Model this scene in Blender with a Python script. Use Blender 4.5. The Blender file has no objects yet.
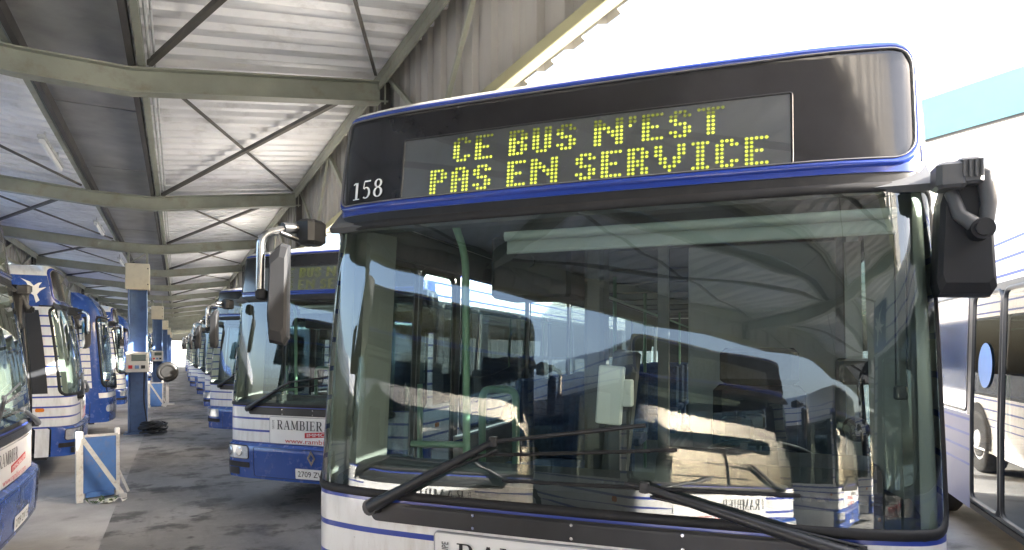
import bpy, math, random
from mathutils import Vector, Matrix
random.seed(7)
R = math.radians
scene = bpy.context.scene
col = scene.collection

# ------------------------------------------------------------------ camera
cam_d = bpy.data.cameras.new('camera')
cam = bpy.data.objects.new('camera', cam_d); col.objects.link(cam)
cam.location = (0, 0, 1.75)
cam.rotation_euler = (R(90), 0, R(-27.2))
cam_d.sensor_width = 36.0
cam_d.lens = 650.0 / 1024.0 * 36.0
cam_d.shift_y = 75.0 / 1024.0
cam_d.clip_start = 0.05; cam_d.clip_end = 3000
scene.camera = cam

# ------------------------------------------------------------------ sky, sun, exposure
SUN_AZ = (0.80, -0.60)          # horizontal direction towards the sun (x, y)
SUN_EL = R(23)
world = bpy.data.worlds.new('World'); scene.world = world
world.use_nodes = True
wn = world.node_tree.nodes; wl = world.node_tree.links
bg = wn['Background']
sky = wn.new('ShaderNodeTexSky'); sky.sky_type = 'NISHITA'
sky.sun_disc = False
sky.sun_elevation = SUN_EL
sky.sun_rotation = math.atan2(SUN_AZ[0], SUN_AZ[1])
sky.air_density = 1.0; sky.dust_density = 6.5; sky.ozone_density = 1.0
wl.new(sky.outputs[0], bg.inputs[0]); bg.inputs[1].default_value = 0.15
sd = bpy.data.lights.new('sun', 'SUN'); sd.energy = 5.0; sd.angle = R(0.5); sd.color = (1, 0.95, 0.87)
sun = bpy.data.objects.new('sun', sd); col.objects.link(sun)
sv = Vector((SUN_AZ[0] * math.cos(SUN_EL), SUN_AZ[1] * math.cos(SUN_EL), math.sin(SUN_EL)))
sun.rotation_euler = sv.to_track_quat('Z', 'Y').to_euler()
sun.location = (20, -12, 15)
scene.view_settings.view_transform = 'Standard'
scene.view_settings.look = 'None'
scene.view_settings.exposure = 3.2
scene.view_settings.gamma = 1.0
scene.render.engine = 'CYCLES'
scene.cycles.max_bounces = 10
scene.cycles.diffuse_bounces = 5
scene.cycles.glossy_bounces = 5
scene.cycles.transparent_max_bounces = 24
scene.cycles.sample_clamp_indirect = 8.0
scene.cycles.use_denoising = True

# ------------------------------------------------------------------ materials
def new_mat(name):
    m = bpy.data.materials.new(name); m.use_nodes = True
    nt = m.node_tree; nt.nodes.clear()
    out = nt.nodes.new('ShaderNodeOutputMaterial')
    return m, nt, out

def mix_rgb(nt, fac, a, b, mode='MIX'):
    n = nt.nodes.new('ShaderNodeMix'); n.data_type = 'RGBA'; n.blend_type = mode
    for sock, v in ((n.inputs[0], fac), (n.inputs[6], a), (n.inputs[7], b)):
        if hasattr(v, 'is_output'): nt.links.new(v, sock)
        elif isinstance(v, tuple): sock.default_value = (*v, 1)
        else: sock.default_value = v
    return n.outputs[2]

def math_node(nt, op, a, b=None, clamp=False):
    n = nt.nodes.new('ShaderNodeMath'); n.operation = op; n.use_clamp = clamp
    for i, v in enumerate((a, b)):
        if v is None: continue
        if hasattr(v, 'is_output'): nt.links.new(v, n.inputs[i])
        else: n.inputs[i].default_value = v
    return n.outputs[0]

def coords(nt, kind='Object', scale=None):
    tc = nt.nodes.new('ShaderNodeTexCoord')
    o = tc.outputs[kind]
    if scale:
        mp = nt.nodes.new('ShaderNodeMapping'); mp.inputs['Scale'].default_value = scale
        nt.links.new(o, mp.inputs[0]); o = mp.outputs[0]
    return o

def noise(nt, vec, scale, detail=4, rough=0.55):
    n = nt.nodes.new('ShaderNodeTexNoise')
    n.inputs['Scale'].default_value = scale; n.inputs['Detail'].default_value = detail; n.inputs['Roughness'].default_value = rough
    nt.links.new(vec, n.inputs['Vector'])
    return n.outputs[0]

def ramp(nt, fac, stops):
    n = nt.nodes.new('ShaderNodeValToRGB')
    els = n.color_ramp.elements
    while len(els) < len(stops): els.new(0.5)
    for e, (p, c) in zip(els, stops):
        e.position = p
        e.color = (c, c, c, 1) if isinstance(c, (int, float)) else (*c, 1)
    nt.links.new(fac, n.inputs[0])
    return n.outputs[0]

def surface(name, color, rough=0.5, metal=0.0, var=0.15, vscale=3.0, stretch=(1, 1, 1), coat=0.0, bump=0.0, bscale=40, spec=0.5, dirt=None, kind='Object'):
    """principled material whose colour wanders a little: dust, fading, wear"""
    m, nt, out = new_mat(name)
    p = nt.nodes.new('ShaderNodeBsdfPrincipled'); nt.links.new(p.outputs[0], out.inputs[0])
    v = coords(nt, kind, stretch)
    n1 = noise(nt, v, vscale, 6, 0.6)
    dark = tuple(c * (1 - var) for c in color); light = tuple(min(1, c * (1 + var * 0.7)) for c in color)
    c = mix_rgb(nt, ramp(nt, n1, [(0.3, 0.0), (0.7, 1.0)]), dark, light)
    if dirt:
        n2 = noise(nt, v, vscale * 2.7, 8, 0.7)
        c = mix_rgb(nt, ramp(nt, n2, [(0.52, 0.0), (0.75, dirt[1])]), c, dirt[0])
    nt.links.new(c, p.inputs['Base Color'])
    n3 = noise(nt, v, vscale * 4, 5, 0.6)
    rr = math_node(nt, 'ADD', math_node(nt, 'MULTIPLY', n3, 0.25 * rough + 0.04), rough * 0.85)
    nt.links.new(rr, p.inputs['Roughness'])
    p.inputs['Metallic'].default_value = metal
    p.inputs['Coat Weight'].default_value = coat
    p.inputs['Coat Roughness'].default_value = 0.06
    p.inputs['Specular IOR Level'].default_value = spec
    if bump:
        b = nt.nodes.new('ShaderNodeBump'); b.inputs['Strength'].default_value = bump; b.inputs['Distance'].default_value = 0.01
        nt.links.new(noise(nt, v, bscale, 6, 0.65), b.inputs['Height']); nt.links.new(b.outputs[0], p.inputs['Normal'])
    return m

def paint_striped(name, white, blue, low_color=None, coat=0.4):
    """white coach paint with thin blue livery lines at every 13.5 cm of height, road dust low down"""
    m, nt, out = new_mat(name)
    p = nt.nodes.new('ShaderNodeBsdfPrincipled'); nt.links.new(p.outputs[0], out.inputs[0])
    v = coords(nt)
    sx = nt.nodes.new('ShaderNodeSeparateXYZ'); nt.links.new(v, sx.inputs[0])
    z = sx.outputs[2]
    f = math_node(nt, 'FRACT', math_node(nt, 'DIVIDE', math_node(nt, 'SUBTRACT', z, 0.708), 0.135))
    line = math_node(nt, 'LESS_THAN', f, 0.17)
    low = math_node(nt, 'GREATER_THAN', z, 0.70)
    high = math_node(nt, 'LESS_THAN', z, 2.70)
    msk = math_node(nt, 'MULTIPLY', math_node(nt, 'MULTIPLY', line, low), high)
    n1 = noise(nt, v, 2.5, 6, 0.6)
    w = mix_rgb(nt, ramp(nt, n1, [(0.3, 0), (0.75, 1)]), tuple(c * 0.9 for c in white), white)
    n2 = noise(nt, coords(nt, 'Object', (6, 6, 1.2)), 3.0, 7, 0.65)
    w = mix_rgb(nt, ramp(nt, n2, [(0.46, 0), (0.8, 0.5)]), w, (0.38, 0.34, 0.28))
    n4 = noise(nt, v, 60, 4, 0.7); w = mix_rgb(nt, ramp(nt, n4, [(0.64, 0), (0.72, 0.45)]), w, (0.22, 0.2, 0.17))
    if low_color: w = mix_rgb(nt, math_node(nt, 'LESS_THAN', z, 1.165), w, low_color)
    c = mix_rgb(nt, msk, w, blue)
    nt.links.new(c, p.inputs['Base Color'])
    p.inputs['Roughness'].default_value = 0.28 if coat else 0.5
    p.inputs['Coat Weight'].default_value = coat; p.inputs['Coat Roughness'].default_value = 0.08
    return m

def glass(name, tint, f0=0.085, rough=0.0, dust=0.02):
    """thin sheet of glass: mirrors by angle, lets the rest through"""
    m, nt, out = new_mat(name)
    g = nt.nodes.new('ShaderNodeNewGeometry')
    d = nt.nodes.new('ShaderNodeVectorMath'); d.operation = 'DOT_PRODUCT'
    nt.links.new(g.outputs['Normal'], d.inputs[0]); nt.links.new(g.outputs['Incoming'], d.inputs[1])
    c = math_node(nt, 'ABSOLUTE', d.outputs['Value'])
    k = math_node(nt, 'POWER', math_node(nt, 'SUBTRACT', 1.0, c, True), 5.0)
    fr = math_node(nt, 'ADD', math_node(nt, 'MULTIPLY', k, 1 - f0), f0, True)
    t = nt.nodes.new('ShaderNodeBsdfTransparent'); t.inputs[0].default_value = (*tint, 1)
    gl = nt.nodes.new('ShaderNodeBsdfGlossy'); gl.inputs['Roughness'].default_value = rough
    gl.inputs['Color'].default_value = (0.95, 0.98, 1.0, 1)
    mx = nt.nodes.new('ShaderNodeMixShader')
    nt.links.new(fr, mx.inputs[0]); nt.links.new(t.outputs[0], mx.inputs[1]); nt.links.new(gl.outputs[0], mx.inputs[2])
    df = nt.nodes.new('ShaderNodeBsdfDiffuse'); df.inputs[0].default_value = (0.5, 0.48, 0.44, 1)
    n1 = noise(nt, coords(nt), 5.0, 6, 0.65); n5 = noise(nt, coords(nt, 'Object', (14, 14, 2.0)), 2.0, 6, 0.7)
    sp = ramp(nt, noise(nt, coords(nt), 120, 2, 0.5), [(0.70, 0.0), (0.76, 1.0)])
    dm = math_node(nt, 'MULTIPLY', math_node(nt, 'ADD', math_node(nt, 'MULTIPLY', ramp(nt, n1, [(0.3, 0.1), (0.8, 1.0)]), ramp(nt, n5, [(0.35, 0.2), (0.7, 1.6)])), sp), dust)
    bp = nt.nodes.new('ShaderNodeBump'); bp.inputs['Strength'].default_value = 0.025; bp.inputs['Distance'].default_value = 0.004
    nt.links.new(noise(nt, coords(nt), 3.0, 1, 0.4), bp.inputs['Height']); nt.links.new(bp.outputs[0], gl.inputs['Normal'])
    m2 = nt.nodes.new('ShaderNodeMixShader')
    nt.links.new(dm, m2.inputs[0]); nt.links.new(mx.outputs[0], m2.inputs[1]); nt.links.new(df.outputs[0], m2.inputs[2])
    nt.links.new(m2.outputs[0], out.inputs[0])
    return m

def emitter(name, color, strength):
    m, nt, out = new_mat(name)
    e = nt.nodes.new('ShaderNodeEmission'); e.inputs[0].default_value = (*color, 1); e.inputs[1].default_value = strength
    nt.links.new(e.outputs[0], out.inputs[0])
    return m

BLUE = (0.028, 0.082, 0.33)
M = {}
M['paint'] = paint_striped('striped_white_paint', (0.80, 0.80, 0.79), (0.03, 0.06, 0.33))
M['lilac_low'] = paint_striped('striped_white_lilac_low', (0.80, 0.80, 0.79), (0.03, 0.06, 0.33), (0.15, 0.17, 0.31), 0.0)  # striped white above, darker lilac below the window line
M['white'] = surface('plain_white_paint', (0.80, 0.80, 0.79), 0.28, var=0.06, coat=0.4)
M['blue'] = surface('blue_paint', BLUE, 0.25, var=0.12, coat=0.5, dirt=((0.12, 0.14, 0.2), 0.25))
M['blue_band'] = surface('blue_trim_paint', (0.015, 0.045, 0.30), 0.22, var=0.08, coat=0.6)
M['header'] = surface('black_header_glass', (0.022, 0.022, 0.025), 0.14, var=0.3, vscale=2, coat=0.25, dirt=((0.05, 0.05, 0.05), 0.2))
M['led_board'] = surface('led_board', (0.10, 0.104, 0.11), 0.35, var=0.2)
M['led_glass'] = glass('display_glass', (0.92, 0.94, 0.94), 0.06, 0.0, 0.02)
def led_mat(name, strength):
    m = emitter(name, (0.56, 0.62, 0.07), strength); nt = m.node_tree
    e = next(n for n in nt.nodes if n.type == 'EMISSION')
    n1 = noise(nt, coords(nt), 45, 2, 0.5); n2 = noise(nt, coords(nt), 5, 3, 0.5)
    k = math_node(nt, 'MULTIPLY', ramp(nt, n1, [(0.3, 0.62), (0.7, 1.0)]), ramp(nt, n2, [(0.35, 0.75), (0.65, 1.0)]))
    nt.links.new(math_node(nt, 'MULTIPLY', k, strength), e.inputs[1])
    return m
M['led'] = led_mat('lit_led_dots', 0.34); M['led_dim'] = led_mat('fading_led_dots', 0.085); M['led_weak'] = led_mat('weak_led_dots', 0.05)
M['rubber'] = surface('black_rubber', (0.018, 0.018, 0.019), 0.55, spec=0.35, var=0.3, vscale=6, dirt=((0.06, 0.055, 0.05), 0.3))
M['plastic'] = surface('black_plastic', (0.02, 0.021, 0.023), 0.38, var=0.25, vscale=8, bump=0.08, bscale=300)
M['plastic_grey'] = surface('dark_grey_plastic', (0.022, 0.023, 0.026), 0.55, spec=0.3, var=0.2, vscale=6, bump=0.05, bscale=300)
M['bracket_grey'] = surface('mid_grey_plastic', (0.085, 0.087, 0.092), 0.45, var=0.2, vscale=8)
M['chrome'] = surface('bright_metal', (0.62, 0.62, 0.62), 0.22, 1.0, 0.1)
M['mirror'] = surface('mirror_glass', (0.8, 0.82, 0.84), 0.02, 1.0, 0.02)
M['tyre'] = surface('tyre_rubber', (0.02, 0.02, 0.02), 0.8, var=0.3, bump=0.2)
M['rim'] = surface('painted_rim', (0.45, 0.45, 0.45), 0.45, 0.2, 0.2)
M['windscreen'] = glass('windscreen_glass', (0.72, 0.81, 0.77), 0.105, 0.0, 0.006)
M['tint'] = glass('tinted_side_glass', (0.24, 0.31, 0.34), 0.06, 0.0, 0.015)
M['frame_dark'] = surface('dark_window_frame', (0.03, 0.032, 0.036), 0.35, var=0.2)
M['alu'] = surface('aluminium_frame', (0.42, 0.43, 0.45), 0.35, 0.7, 0.15)
M['lining'] = surface('grey_interior_lining', (0.11, 0.115, 0.12), 0.6, var=0.1)
M['partition'] = surface('grey_partition_panel', (0.36, 0.39, 0.40), 0.55, var=0.08)
M['int_floor'] = surface('speckled_bus_floor', (0.05, 0.055, 0.06), 0.6, var=0.3, vscale=60)
M['dash'] = surface('black_dashboard', (0.028, 0.03, 0.032), 0.55, var=0.2, vscale=8, bump=0.1, bscale=400)
M['rail'] = surface('pale_green_rail', (0.20, 0.36, 0.24), 0.35, var=0.08, coat=0.2)
M['seat'] = surface('dark_seat_cloth', (0.03, 0.035, 0.05), 0.9, var=0.3, vscale=20)
M['seat_blue'] = surface('blue_seat_cloth', (0.04, 0.07, 0.16), 0.9, var=0.4, vscale=30)
M['trim_grey'] = surface('olive_grey_trim', (0.24, 0.25, 0.23), 0.6, var=0.08)
M['tint_dark'] = glass('dark_tinted_glass', (0.07, 0.09, 0.10), 0.05, 0.0, 0.01)
M['clear'] = glass('clear_side_glass', (0.80, 0.86, 0.84), 0.08, 0.0, 0.01)
M['seal_grey'] = surface('grey_rubber_seal', (0.16, 0.16, 0.17), 0.4, var=0.1)
M['blind'] = surface('pale_roller_blind', (0.30, 0.33, 0.31), 0.7, var=0.08)
M['blue_pane'] = surface('blue_window_pane', (0.018, 0.06, 0.17), 0.08, var=0.2, coat=0.3)
M['sticker'] = surface('pale_blue_sticker', (0.16, 0.30, 0.62), 0.4, var=0.08)
M['paper'] = surface('white_paper', (0.85, 0.85, 0.80), 0.8, var=0.04)
M['cream'] = surface('cream_paint', (0.68, 0.62, 0.47), 0.5, var=0.08, dirt=((0.35, 0.28, 0.18), 0.3))
M['black'] = surface('black_lettering', (0.012, 0.012, 0.014), 0.5, var=0.1)
M['red'] = surface('red_lettering', (0.50, 0.02, 0.03), 0.5, var=0.1)
M['white_ink'] = surface('white_lettering', (0.85, 0.85, 0.83), 0.5, var=0.05)
M['lens'] = surface('headlight_lens', (0.75, 0.78, 0.80), 0.08, 0.5, 0.25, vscale=25, coat=1.0)
M['orange'] = surface('orange_lens', (0.75, 0.22, 0.02), 0.15, var=0.1, coat=0.6)
M['steel'] = surface('olive_painted_steel', (0.31, 0.32, 0.255), 0.5, var=0.25, vscale=1.6, dirt=((0.16, 0.10, 0.05), 0.5))
M['steel_light'] = surface('pale_olive_steel', (0.27, 0.26, 0.15), 0.45, var=0.15, vscale=2.0, dirt=((0.22, 0.17, 0.09), 0.4))
M['steel_dark'] = surface('dark_brown_steel', (0.06, 0.055, 0.05), 0.55, var=0.3, vscale=3)
M['brace'] = surface('brown_brace_steel', (0.10, 0.09, 0.075), 0.55, var=0.3, vscale=4)
M['deck'] = surface('galvanised_roof_deck', (0.86, 0.86, 0.87), 0.42, 0.15, 0.14, vscale=0.9, stretch=(1, 2.5, 1), dirt=((0.30, 0.27, 0.23), 0.55))
M['gutter'] = surface('grey_gutter_sheet', (0.30, 0.30, 0.295), 0.4, 0.2, 0.35, vscale=2.2, dirt=((0.38, 0.37, 0.35), 0.45))
M['fascia'] = surface('beige_fascia_sheet', (0.37, 0.355, 0.325), 0.5, 0.1, 0.16, vscale=1.6, stretch=(1, 1, 0.3), dirt=((0.22, 0.18, 0.14), 0.4))
M['col_blue'] = surface('blue_column_paint', (0.13, 0.22, 0.42), 0.45, var=0.2, vscale=3, dirt=((0.10, 0.10, 0.14), 0.5))
M['panel_blue'] = surface('blue_panel_paint', (0.06, 0.16, 0.42), 0.45, var=0.15, vscale=5, dirt=((0.16, 0.15, 0.17), 0.65))
M['grey_paint'] = surface('pale_grey_paint', (0.50, 0.51, 0.51), 0.5, var=0.14, vscale=6, dirt=((0.20, 0.12, 0.07), 0.75))
M['box_grey'] = surface('grey_enclosure', (0.58, 0.57, 0.53), 0.45, var=0.08, vscale=6)
M['screen'] = surface('grey_lcd', (0.10, 0.14, 0.13), 0.15, var=0.1)
M['hose'] = surface('black_hose', (0.014, 0.014, 0.014), 0.45, var=0.3)
M['tube_white'] = surface('white_lamp_diffuser', (0.80, 0.80, 0.78), 0.4, var=0.05)
M['litter'] = surface('crumpled_paper', (0.72, 0.72, 0.66), 0.9, var=0.15)
M['weed'] = surface('weed_leaf', (0.07, 0.12, 0.03), 0.6, var=0.4, vscale=20)
M['pale_blue'] = surface('pale_blue_cladding', (0.22, 0.46, 0.52), 0.5, var=0.06, vscale=0.6)
M['pale_wall'] = surface('pale_rendered_wall', (0.62, 0.60, 0.55), 0.8, var=0.12, vscale=0.6, bump=0.2)
M['tree_leaf'] = surface('tree_leaf', (0.06, 0.10, 0.035), 0.6, var=0.5, vscale=0.8)
M['bark'] = surface('bark', (0.12, 0.09, 0.06), 0.9, var=0.3, vscale=4, bump=0.5)

def ground_mat():
    m, nt, out = new_mat('worn_asphalt')
    p = nt.nodes.new('ShaderNodeBsdfPrincipled'); nt.links.new(p.outputs[0], out.inputs[0])
    v = coords(nt)
    big = noise(nt, coords(nt, 'Object', (0.9, 0.45, 1)), 1.1, 6, 0.62)
    fine = noise(nt, v, 90, 4, 0.7)
    mid = noise(nt, v, 7, 8, 0.7)
    c = mix_rgb(nt, ramp(nt, big, [(0.36, 0), (0.62, 1)]), (0.15, 0.146, 0.14), (0.33, 0.32, 0.305))
    c = mix_rgb(nt, ramp(nt, mid, [(0.45, 0), (0.75, 0.6)]), c, (0.36, 0.345, 0.325))
    c = mix_rgb(nt, math_node(nt, 'MULTIPLY', fine, 0.5), c, (0.05, 0.05, 0.05))
    st = noise(nt, v, 1.7, 6, 0.68)
    c = mix_rgb(nt, ramp(nt, st, [(0.51, 0), (0.60, 0.8)]), c, (0.04, 0.038, 0.036))
    vo = nt.nodes.new('ShaderNodeTexVoronoi'); vo.inputs['Scale'].default_value = 2.2; nt.links.new(mix_rgb(nt, 0.10, v, noise(nt, v, 6, 4), 'ADD'), vo.inputs['Vector'])
    c = mix_rgb(nt, ramp(nt, vo.outputs['Distance'], [(0.06, 0.7), (0.12, 0.0)]), c, (0.02, 0.02, 0.02))
    tr = noise(nt, coords(nt, 'Object', (5.0, 0.35, 1)), 1.0, 5, 0.6)
    c = mix_rgb(nt, ramp(nt, tr, [(0.55, 0), (0.75, 0.4)]), c, (0.05, 0.048, 0.046))
    sx = nt.nodes.new('ShaderNodeSeparateXYZ'); nt.links.new(v, sx.inputs[0])
    jy = math_node(nt, 'FRACT', math_node(nt, 'DIVIDE', math_node(nt, 'ADD', sx.outputs[1], 0.6), 4.9))
    c = mix_rgb(nt, math_node(nt, 'MULTIPLY', math_node(nt, 'LESS_THAN', jy, 0.006), 0.7), c, (0.03, 0.03, 0.03))
    nt.links.new(c, p.inputs['Base Color'])
    nt.links.new(ramp(nt, big, [(0.35, 0.30), (0.6, 0.75)]), p.inputs['Roughness'])
    b = nt.nodes.new('ShaderNodeBump'); b.inputs['Strength'].default_value = 0.35; b.inputs['Distance'].default_value = 0.008
    nt.links.new(fine, b.inputs['Height']); nt.links.new(b.outputs[0], p.inputs['Normal'])
    return m

def concrete_mat():
    m, nt, out = new_mat('stained_concrete')
    p = nt.nodes.new('ShaderNodeBsdfPrincipled'); nt.links.new(p.outputs[0], out.inputs[0])
    v = coords(nt)
    big = noise(nt, v, 0.9, 7, 0.65)
    fine = noise(nt, v, 60, 5, 0.7)
    c = mix_rgb(nt, ramp(nt, big, [(0.35, 0), (0.65, 1)]), (0.27, 0.265, 0.255), (0.45, 0.44, 0.42))
    c = mix_rgb(nt, math_node(nt, 'MULTIPLY', fine, 0.45), c, (0.15, 0.14, 0.13))
    st = noise(nt, v, 1.9, 5, 0.6)
    c = mix_rgb(nt, ramp(nt, st, [(0.60, 0), (0.74, 0.7)]), c, (0.06, 0.055, 0.05))
    vor = nt.nodes.new('ShaderNodeTexVoronoi'); vor.feature = 'DISTANCE_TO_EDGE'; vor.inputs['Scale'].default_value = 0.3
    wv = mix_rgb(nt, 0.12, v, noise(nt, v, 3, 5), 'ADD')
    nt.links.new(wv, vor.inputs['Vector'])
    c = mix_rgb(nt, ramp(nt, vor.outputs['Distance'], [(0.0, 0.35), (0.006, 0.0)]), c, (0.10, 0.095, 0.09))
    nt.links.new(c, p.inputs['Base Color'])
    p.inputs['Roughness'].default_value = 0.8
    b = nt.nodes.new('ShaderNodeBump'); b.inputs['Strength'].default_value = 0.3; b.inputs['Distance'].default_value = 0.006
    nt.links.new(fine, b.inputs['Height']); nt.links.new(b.outputs[0], p.inputs['Normal'])
    return m
M['asphalt'] = ground_mat(); M['concrete'] = concrete_mat()

# ------------------------------------------------------------------ mesh helpers
class MB:
    def __init__(s): s.v = []; s.f = []; s.sm = []
    def add(s, vs, fs, smooth=False):
        o = len(s.v); s.v += [tuple(v) for v in vs]
        for f in fs: s.f.append(tuple(i + o for i in f)); s.sm.append(smooth)
    def box(s, c, d, rot=None, bev=0.0):
        hx, hy, hz = d[0] / 2, d[1] / 2, d[2] / 2
        b = min(bev, hx * .9, hy * .9, hz * .9)
        if b <= 0:
            vs = [Vector((x * hx, y * hy, z * hz)) for z in (-1, 1) for y in (-1, 1) for x in (-1, 1)]
            fs = [(0, 2, 3, 1), (4, 5, 7, 6), (0, 1, 5, 4), (2, 6, 7, 3), (0, 4, 6, 2), (1, 3, 7, 5)]
        else:   # chamfered vertical and horizontal edges: three stacked rings
            vs = []; fs = []
            def ring(z, i):
                a, c2 = hx - i, hy - i; q = b
                return [Vector(p) for p in ((-a + q, -c2, z), (a - q, -c2, z), (a, -c2 + q, z), (a, c2 - q, z), (a - q, c2, z), (-a + q, c2, z), (-a, c2 - q, z), (-a, -c2 + q, z))]
            for z, i in ((-hz, b * .7), (-hz + b * .7, 0), (hz - b * .7, 0), (hz, b * .7)): vs += ring(z, i)
            for k in range(3):
                for j in range(8):
                    a, c2 = k * 8 + j, k * 8 + (j + 1) % 8
                    fs.append((a, c2, c2 + 8, a + 8))
            fs.append(tuple(range(7, -1, -1))); fs.append(tuple(range(24, 32)))
        c = Vector(c)
        if rot is not None: vs = [rot @ v for v in vs]
        s.add([v + c for v in vs], fs); return s
    def bar(s, a, b, w, h, up=(0, 0, 1)):
        a, b = Vector(a), Vector(b); d = b - a; L = d.length; d.normalize()
        u = Vector(up); x = d.cross(u)
        if x.length < 1e-4: x = d.cross(Vector((1, 0, 0)))
        x.normalize(); z = x.cross(d)
        rot = Matrix((x, d, z)).transposed()
        s.box((a + b) / 2, (w, L, h), rot); return s
    def tube(s, pts, r, n=10, cap=True, closed=False):
        pts = [Vector(p) for p in pts]; N = len(pts)
        rs = r if isinstance(r, (list, tuple)) else [r] * N
        t0 = (pts[1] - pts[0]).normalized()
        nrm = t0.cross(Vector((0, 0, 1)))
        if nrm.length < 1e-3: nrm = t0.cross(Vector((1, 0, 0)))
        nrm.normalize(); vs = []; fs = []
        for i, p in enumerate(pts):
            if closed: t = pts[(i + 1) % N] - pts[i - 1]
            else: t = pts[min(i + 1, N - 1)] - pts[max(i - 1, 0)]
            t.normalize(); nrm = (nrm - t * nrm.dot(t)).normalized(); bi = t.cross(nrm)
            for k in range(n):
                a = 2 * math.pi * k / n
                vs.append(p + (nrm * math.cos(a) + bi * math.sin(a)) * rs[i])
        M_ = N if closed else N - 1
        for i in range(M_):
            for k in range(n):
                a = i * n + k; b = i * n + (k + 1) % n; j = ((i + 1) % N) * n
                fs.append((a, b, j + (k + 1) % n, j + k))
        s.add(vs, fs, True)
        if cap and not closed:
            s.add(vs[:n], [tuple(range(n - 1, -1, -1))]); s.add(vs[-n:], [tuple(range(n))])
        return s
    def cyl(s, a, b, r, n=20, r2=None):
        return s.tube([a, b], [r, r if r2 is None else r2], n)
    def prism(s, poly, axis, a, b):
        """2-D outline pushed along an axis: 'x' uses (y,z), 'y' uses (x,z), 'z' uses (x,y)"""
        def p3(u, w, t): return {'x': (t, u, w), 'y': (u, t, w), 'z': (u, w, t)}[axis]
        n = len(poly)
        vs = [p3(u, w, a) for u, w in poly] + [p3(u, w, b) for u, w in poly]
        fs = [(i, (i + 1) % n, n + (i + 1) % n, n + i) for i in range(n)] + [tuple(range(n - 1, -1, -1)), tuple(range(n, 2 * n))]
        s.add(vs, fs); return s
    def build(s, name, mat, parent=None, recalc=False):
        me = bpy.data.meshes.new(name); me.from_pydata(s.v, [], s.f); me.update()
        me.polygons.foreach_set('use_smooth', s.sm)
        if recalc:
            import bmesh
            bm = bmesh.new(); bm.from_mesh(me); bmesh.ops.recalc_face_normals(bm, faces=bm.faces); bm.to_mesh(me); bm.free()
        me.materials.append(mat)
        o = bpy.data.objects.new(name, me); col.objects.link(o)
        if parent: o.parent = parent
        return o

def arc_path(pts, r=0.05, n=5):
    """polyline with rounded corners"""
    pts = [Vector(p) for p in pts]; out = [pts[0]]
    for i in range(1, len(pts) - 1):
        a, b, c = pts[i - 1], pts[i], pts[i + 1]
        d1 = (a - b); d2 = (c - b); k = min(r, d1.length * .45, d2.length * .45)
        p, q = b + d1.normalized() * k, b + d2.normalized() * k
        for j in range(n + 1):
            t = j / n; out.append(p * (1 - t) ** 2 + b * 2 * t * (1 - t) + q * t * t)
    out.append(pts[-1]); return out

def tag(o, label=None, cat=None, group=None, kind=None):
    if label: o['label'] = label
    if cat: o['category'] = cat
    if group: o['group'] = group
    if kind: o['kind'] = kind
    return o
def empty(name, loc=(0, 0, 0), rz=0.0, parent=None):
    o = bpy.data.objects.new(name, None); col.objects.link(o)
    o.location = loc; o.rotation_euler = (0, 0, rz); o.empty_display_size = 0.2
    if parent: o.parent = parent
    return o
def kids(o): return [c for c in bpy.data.objects if c.parent is o]
def text_geo(body, size=1.0):
    cu = bpy.data.curves.new('txt', 'FONT'); cu.body = body; cu.size = size; cu.resolution_u = 3
    ob = bpy.data.objects.new('txt', cu); col.objects.link(ob)
    dg = bpy.context.evaluated_depsgraph_get(); dg.update()
    ev = ob.evaluated_get(dg); me = ev.to_mesh()
    vs = [(v.co.x, v.co.y) for v in me.vertices]; fs = [tuple(p.vertices) for p in me.polygons]
    ev.to_mesh_clear(); bpy.data.objects.remove(ob); bpy.data.curves.remove(cu)
    x0 = min(v[0] for v in vs); x1 = max(v[0] for v in vs); y0 = min(v[1] for v in vs); y1 = max(v[1] for v in vs)
    return [((v[0] - x0) / (x1 - x0), (v[1] - y0) / (y1 - y0)) for v in vs], fs

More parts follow.
